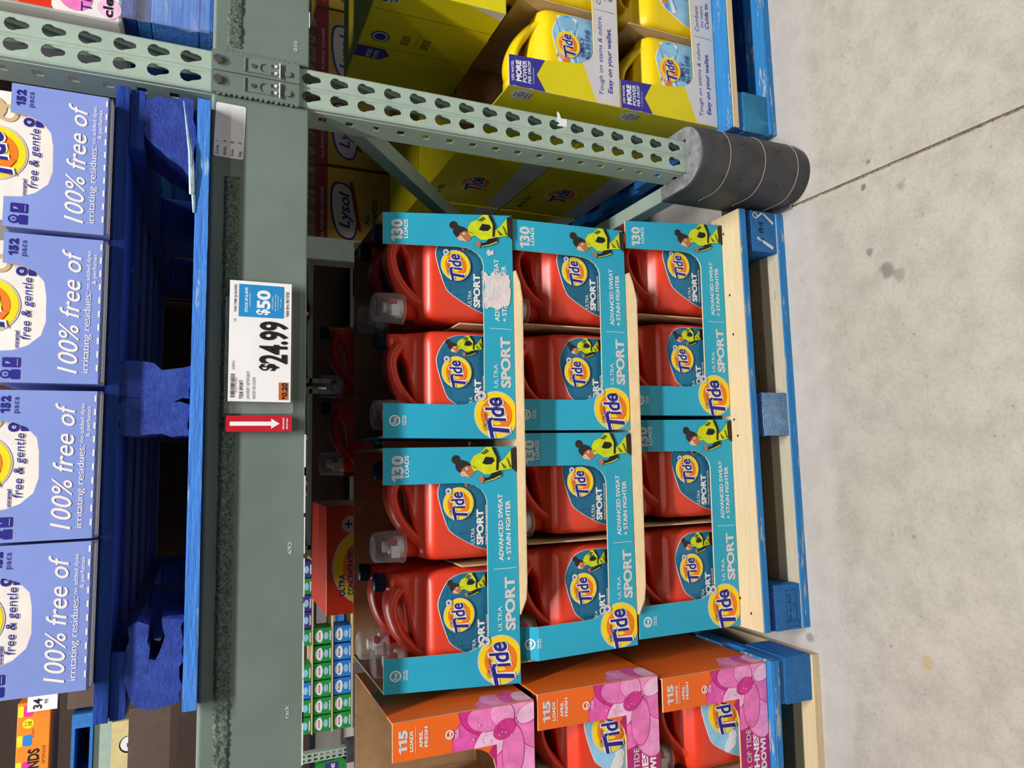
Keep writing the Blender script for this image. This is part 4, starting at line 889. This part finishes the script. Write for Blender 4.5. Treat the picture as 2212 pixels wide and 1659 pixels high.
# ------------------------------------------------------------------ dim goods deeper in the rack
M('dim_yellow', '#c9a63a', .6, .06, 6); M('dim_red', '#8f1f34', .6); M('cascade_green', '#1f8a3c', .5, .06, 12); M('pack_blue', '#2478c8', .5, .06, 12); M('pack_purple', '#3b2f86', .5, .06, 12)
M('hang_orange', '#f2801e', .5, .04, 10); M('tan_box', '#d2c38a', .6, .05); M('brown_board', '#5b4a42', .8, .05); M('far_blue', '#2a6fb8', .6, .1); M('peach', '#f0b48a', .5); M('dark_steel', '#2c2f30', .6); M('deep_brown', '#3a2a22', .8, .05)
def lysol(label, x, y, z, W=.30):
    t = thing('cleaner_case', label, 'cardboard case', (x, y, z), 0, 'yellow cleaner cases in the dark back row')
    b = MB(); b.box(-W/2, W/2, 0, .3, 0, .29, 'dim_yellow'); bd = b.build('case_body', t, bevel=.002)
    a = Art(); a.rect(-W/2+.001, W/2-.001, .245, .289, 'dim_red', 1); a.text('ALL PURPOSE CLEANER', -W/2+.02, .26, .01, 'grey_print', 2, w=.2)
    a.poly(smoothpoly([(-.12, .15), (-.1, .21), (0, .235), (.09, .225), (.08, .16), (-.02, .13)], 4), 'navy', 1); a.poly(smoothpoly([(-.112, .153), (-.095, .205), (0, .227), (.082, .218), (.073, .165), (-.02, .138)], 4), 'grey_print', 2)
    a.text('Lysol', -.08, .165, .04, 'navy', 3, w=.14, shear=.25, bold=.02); a.poly([(-.09, .12), (.1, .15), (.1, .165), (-.08, .135)], 'dim_red', 4); a.text('ALL', -.06, .09, .018, 'navy', 2, bold=.02); a.text('PURPOSE', -.06, .06, .018, 'navy', 2, bold=.02)
    a.build('case_print', bd)
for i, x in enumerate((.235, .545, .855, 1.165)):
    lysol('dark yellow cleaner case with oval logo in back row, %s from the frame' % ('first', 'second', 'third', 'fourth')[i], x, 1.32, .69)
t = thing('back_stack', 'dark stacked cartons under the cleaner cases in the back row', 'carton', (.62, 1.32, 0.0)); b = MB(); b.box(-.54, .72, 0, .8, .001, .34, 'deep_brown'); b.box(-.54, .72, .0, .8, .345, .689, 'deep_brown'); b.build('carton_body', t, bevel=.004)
b = MB(); rnd = random.Random(9); n = 90; vs = []; fs = []
for i in range(n+1):
    for j in range(3): vs.append((-.05+1.3*i/n, 1.3+rnd.uniform(-.012, .012), .984+.045*j))
for i in range(n):
    for j in range(2): q = i*3+j; fs.append((q, q+3, q+4, q+1))
b.add(vs, fs, 'clear_wrap'); tag(b.build('stretch_wrap', None), 'glinting crumpled clear wrap above the dark cleaner cases', 'plastic wrap')
# rear rows of the yellow load, seen through the frame
for i, (y, z) in enumerate(((.48, .1435), (.48, .4365), (.86, .1435), (.86, .4365))):
    t = thing('detergent_case', 'dark yellow case %s the frame braces, %s' % (('behind', 'deep behind')[i // 2], ('low', 'upper')[i % 2]), 'cardboard case', (.362, y, z), 0, 'yellow detergent cases on the right pallet')
    b = MB(); b.box(-.235, .235, 0, .36, 0, .288, 'yellow_case'); bd = b.build('case_body', t, bevel=.002)
    a = Art(lambda u, v, d: (-.235-d, .36-u, v)); a.poly([(.0, .001), (.359, .001), (.359, .08), (.001, .06)], 'grey_print', 1); logo(a, .18, .16, .06, 1, badge=False, small=False); a.text('up to 153', .03, .24, .018, 'black_print', 2, bold=.02); a.build('side_print', bd)
# ------------------------------------------------------------------ far rack across the next aisle
FY = 5.2
def pod_box(label, x, z, mat, w=.135, h=.148, group='small boxes on the far rack'):
    t = thing('pod_box', label, 'box', (x, FY, z), 0, group)
    b = MB(); b.box(-w/2, w/2, 0, .2, 0, h, mat); bd = b.build('box_body', t, bevel=.003)
    a = Art(); a.poly(smoothpoly([(-w*.38, h*.62), (-w*.2, h*.9), (w*.2, h*.9), (w*.38, h*.62), (0, h*.5)], 4), 'white_print', 1); a.text('cascade' if mat == 'cascade_green' else 'finish', 0, h*.66, .018, 'tap_red' if mat == 'cascade_green' else 'navy', 2, align='c', w=w*.5, bold=.03)
    a.disc(0, h*.32, w*.24, 'sky_label', 1, n=18, ry=h*.13); a.rect(-w*.3, w*.3, h*.05, h*.13, 'grey_print', 1); a.build('box_print', bd); return t
pb = {}
def far_box(label, x, z, mat):
    if mat not in pb: pb[mat] = pod_box(label, x, z, mat); return
    dup(pb[mat], label, (x, FY, z))
cols = [-2.235, -2.385, -2.53, -2.675, -2.82, -2.965]; rows = (('top', .442), ('second', .272), ('third', .102))
for r, (rn, z) in enumerate(rows):
    for c, x in enumerate(cols):
        if r == 0 and c == 1: continue
        mat = 'pack_blue' if (r == 2 and c < 4) or (r == 0 and c == 3) else 'cascade_green'
        far_box('small %s dishwasher pod box far behind, %s shown row, column %s from the right' % ('blue' if mat == 'pack_blue' else 'green', rn, ('one', 'two', 'three', 'four', 'five', 'six')[c]), x, z, mat)
for i, (x, mat, z) in enumerate(((-1.66, 'pack_purple', .442), (-1.803, 'cascade_green', .442), (-1.946, 'pack_purple', .442), (-2.089, 'pack_purple', .442))):
    far_box('small %s pod box just under the beam, number %s left of the gap' % ('purple' if mat == 'pack_purple' else 'lone green', ('one', 'two', 'three', 'four')[i]), x, z, mat)
for i, z in enumerate((.429, .259, .089)):
    b = MB(); b.box(-3.04, -1.58, FY-.012, FY+.3, z, z+.012, 'kraft_pale'); tag(b.build('tier_sheet', None, bevel=.002), 'pale sheet under the %s row of small far boxes' % ('first', 'second', 'third')[i], 'cardboard sheet')
t = thing('wooden_pallet', 'distant low blue pallet under the small boxes', 'pallet', (-2.31, FY, 0)); b = MB(); b.box(-.73, .73, 0, .9, .06, .0885, 'far_blue'); b.build('deck_board', t)
for x in (-.68, 0, .68): b = MB(); b.box(x-.05, x+.05, 0, .9, .0005, .06, 'far_blue'); b.build('block', t)
fp_ = make_post('rack_post', 'small distant perforated rack post across the next aisle', -3.19, FY-.06, 1.4)
b = MB(); b.lathe([(0, .001), (.1, .001), (.1, .155), (.0, .155)], 'rubber', 20); tag(b.build('column_guard', None, loc=(-3.21, FY-.02, 0)), 'small dark guard at foot of the distant post', 'column guard')
t = thing('spray_bottle', 'purple and green bottle with clear cup at far left behind', 'bottle', (-3.36, FY, .16))
b = MB(); b.prism([smoothpoly([(-.09, 0), (.09, 0), (.1, .1), (.085, .2), (.03, .25), (-.03, .25), (-.085, .2), (-.1, .1)], 3)], -.05, .05, 'cascade_green'); bd = b.build('bottle_body', t, bevel=.01)
a = Art(lambda u, v, d: (u, -.051-d, v)); a.rect(-.085, .085, .06, .17, 'pack_purple', 1); a.text('IN-ONE', 0, .09, .03, 'white_print', 2, align='c', w=.15, bold=.03); a.build('bottle_print', bd)
b = MB(); b.lathe([(.04, .25), (.045, .3), (.04, .32), (0, .32)], 'tap_white', 16); b.build('bottle_cap', t, smooth=True)
# bits glimpsed under the beam
t = thing('squeeze_bottle', 'upside-down orange and yellow bottle glimpsed under the beam', 'bottle', (.655, FY+.3, .4505))
b = MB(); b.lathe([(0, 0), (.02, 0), (.02, .02), (.09, .05), (.1, .10), (.1, .30), (0, .3)], 'peach', 18); b.build('bottle_body', t, smooth=False); b = MB(); b.lathe([(.101, .1), (.101, .14)], 'logo_yellow', 18); b.lathe([(.101, .14), (.101, .17)], 'tap_red', 18); b.build('bottle_band', t)
for i, x in enumerate((-.506, -.921, -1.023)):
    t = thing('white_bottle', 'thin white bottle under the beam, %s from the right' % ('first', 'second', 'third')[i], 'bottle', (x, FY+.3, .4505), 0, 'white bottles glimpsed under the beam')
    b = MB(); b.lathe([(0, 0), (.02, .0), (.022, .03), (.022, .2), (.01, .24), (0, .24)], 'tap_white', 14); b.build('bottle_body', t, smooth=True); b = MB(); b.lathe([(.0225, .05), (.0225, .09)], 'cascade_green', 14); b.build('bottle_band', t)
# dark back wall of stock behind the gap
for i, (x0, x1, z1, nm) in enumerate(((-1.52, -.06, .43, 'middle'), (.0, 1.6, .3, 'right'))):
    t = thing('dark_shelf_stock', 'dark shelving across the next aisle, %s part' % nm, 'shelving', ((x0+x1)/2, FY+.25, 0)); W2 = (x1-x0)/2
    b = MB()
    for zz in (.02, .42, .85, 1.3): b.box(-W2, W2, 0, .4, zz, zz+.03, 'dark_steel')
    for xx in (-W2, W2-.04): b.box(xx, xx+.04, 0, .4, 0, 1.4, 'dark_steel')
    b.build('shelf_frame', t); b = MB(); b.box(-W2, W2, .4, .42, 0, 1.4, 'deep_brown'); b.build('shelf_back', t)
# upper left: far rack level two
t = thing('sponge_carton', 'bright orange sponge carton with black lettering in the far upper left', 'carton', (-2.92, FY, 2.345))
b = MB(); b.box(-.5, .45, 0, .4, 0, .21, 'hang_orange'); bd = b.build('carton_body', t, bevel=.004)
a = Art(); a.text('ONDS', .015, .065, .07, 'black_print', 2, w=.2, bold=.04, align='c'); a.text('SPONGE', .0, .025, .02, 'black_print', 2, w=.13); a.text('6 PACK', .2, .1, .014, 'black_print', 2); a.part('round_badge'); a.disc(.3, .14, .035, 'logo_yellow', 1, n=20); a.text('SAVE', .3, .15, .013, 'black_print', 2, align='c'); a.text('10', .3, .118, .026, 'black_print', 2, align='c', bold=.02); a.part('pouch_picture')
for i, u in enumerate((-.2, -.05, .14, .35)): a.part('pouch_picture%s' % ('', '_pink', '_blue', '_small')[i]); a.poly(rrect(u, u+.08, .11, .17, .015), ('pack_purple', 'petal3', 'pack_blue', 'petal3')[i], .5); a.poly(rrect(u, u+.08, .172, .205, .01), 'logo_yellow', .5)
a.build('carton_print', bd)
b = MB(); b.box(0, .11, -.03, -.028, 0, .19, 'white_print'); o = b.build('price_card', None, loc=(-2.53, FY, 2.30)); tag(o, 'white price card with a big 3 hanging by the orange carton', 'price card')
a = Art(lambda u, v, d: (u, -.0305-d, v)); a.text('34', .015, .1, .055, 'black_print', 2, bold=.03); a.text('.98', .04, .06, .025, 'black_print', 2); a.build('card_print', o)
t = thing('wooden_pallet', 'distant blue pallet beneath the orange carton', 'pallet', (-3.1, FY-.02, 2.06)); b = MB(); b.box(-.5, .5, 0, 1, .12, .142, 'far_blue'); b.box(-.5, .5, 0, 1, 0.0, .022, 'far_blue'); b.build('deck_board', t)
for x in (-.45, 0, .45): b = MB(); b.box(x-.05, x+.05, 0, 1, .022, .12, 'far_blue'); b.build('block', t)
b = MB(); b.box(-3.2, 1, 0, .06, 0, .125, 'rack_paint'); tag(b.build('rack_beam', None, loc=(-1.9, FY, 1.933), bevel=.004), 'distant grey-green beam below the far blue pallet', 'rack beam')
t = thing('tan_carton', 'tan carton with white emblem on far shelf under the distant beam', 'carton', (-3.0, FY, 1.72)); b = MB(); b.box(-.3, .3, 0, .3, 0, .22, 'tan_box'); bd = b.build('carton_body', t, bevel=.003)
a = Art(); 
for u in (-.14, .12): a.part('white_emblem' if u < 0 else 'white_emblem_twin'); a.poly(circle(u, .1, .065, 20), 'black_print', 1); a.poly(circle(u+.004, .1, .055, 20), 'white_print', 2); a.rect(u-.02, u+.01, .09, .11, 'tap_red', 3)
a.build('carton_print', bd)
b = MB(); b.box(-.35, .35, 0, .03, 0, .28, 'brown_board'); tag(b.build('brown_panel', None, loc=(-2.88, 4.9, 1.52)), 'plain dark brown board in front of far shelf', 'board')
b = MB(); b.box(-.2, .2, 0, .3, 0, .18, 'brown_board'); tag(b.build('kraft_carton', None, loc=(-2.36, FY, 2.0585), bevel=.003), 'shaded brown carton left of the upper pallet end', 'carton')

# ------------------------------------------------------------------ bulk stock added to block light and keep the rack's depth dark
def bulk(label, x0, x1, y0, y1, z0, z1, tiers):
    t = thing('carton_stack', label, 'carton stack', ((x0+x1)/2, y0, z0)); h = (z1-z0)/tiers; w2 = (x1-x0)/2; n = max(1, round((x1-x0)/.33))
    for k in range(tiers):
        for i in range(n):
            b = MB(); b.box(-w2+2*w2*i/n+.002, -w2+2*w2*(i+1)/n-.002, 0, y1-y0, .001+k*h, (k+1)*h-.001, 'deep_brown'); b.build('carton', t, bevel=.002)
ZU = ZB1+.1434
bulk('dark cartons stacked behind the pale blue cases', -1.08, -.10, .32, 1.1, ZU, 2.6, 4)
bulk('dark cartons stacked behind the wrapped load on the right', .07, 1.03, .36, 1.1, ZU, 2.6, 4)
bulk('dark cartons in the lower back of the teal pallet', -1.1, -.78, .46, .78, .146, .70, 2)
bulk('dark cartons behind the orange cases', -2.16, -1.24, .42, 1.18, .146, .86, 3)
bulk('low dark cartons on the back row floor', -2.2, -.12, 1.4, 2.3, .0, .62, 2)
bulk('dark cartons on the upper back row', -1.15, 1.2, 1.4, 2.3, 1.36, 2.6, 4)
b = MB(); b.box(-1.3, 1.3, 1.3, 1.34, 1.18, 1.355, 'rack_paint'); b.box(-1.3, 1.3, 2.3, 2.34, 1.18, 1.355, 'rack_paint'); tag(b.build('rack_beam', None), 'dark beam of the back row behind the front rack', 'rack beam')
b = MB(); b.box(-9, 7, -7, 9, 7.5, 7.6, 'dark_steel'); o = b.build('ceiling'); o['kind'] = 'structure'
b = MB(); b.box(-9, 7, 8.5, 8.6, 0, 7.5, 'brown_board'); o = b.build('wall_back'); o['kind'] = 'structure'
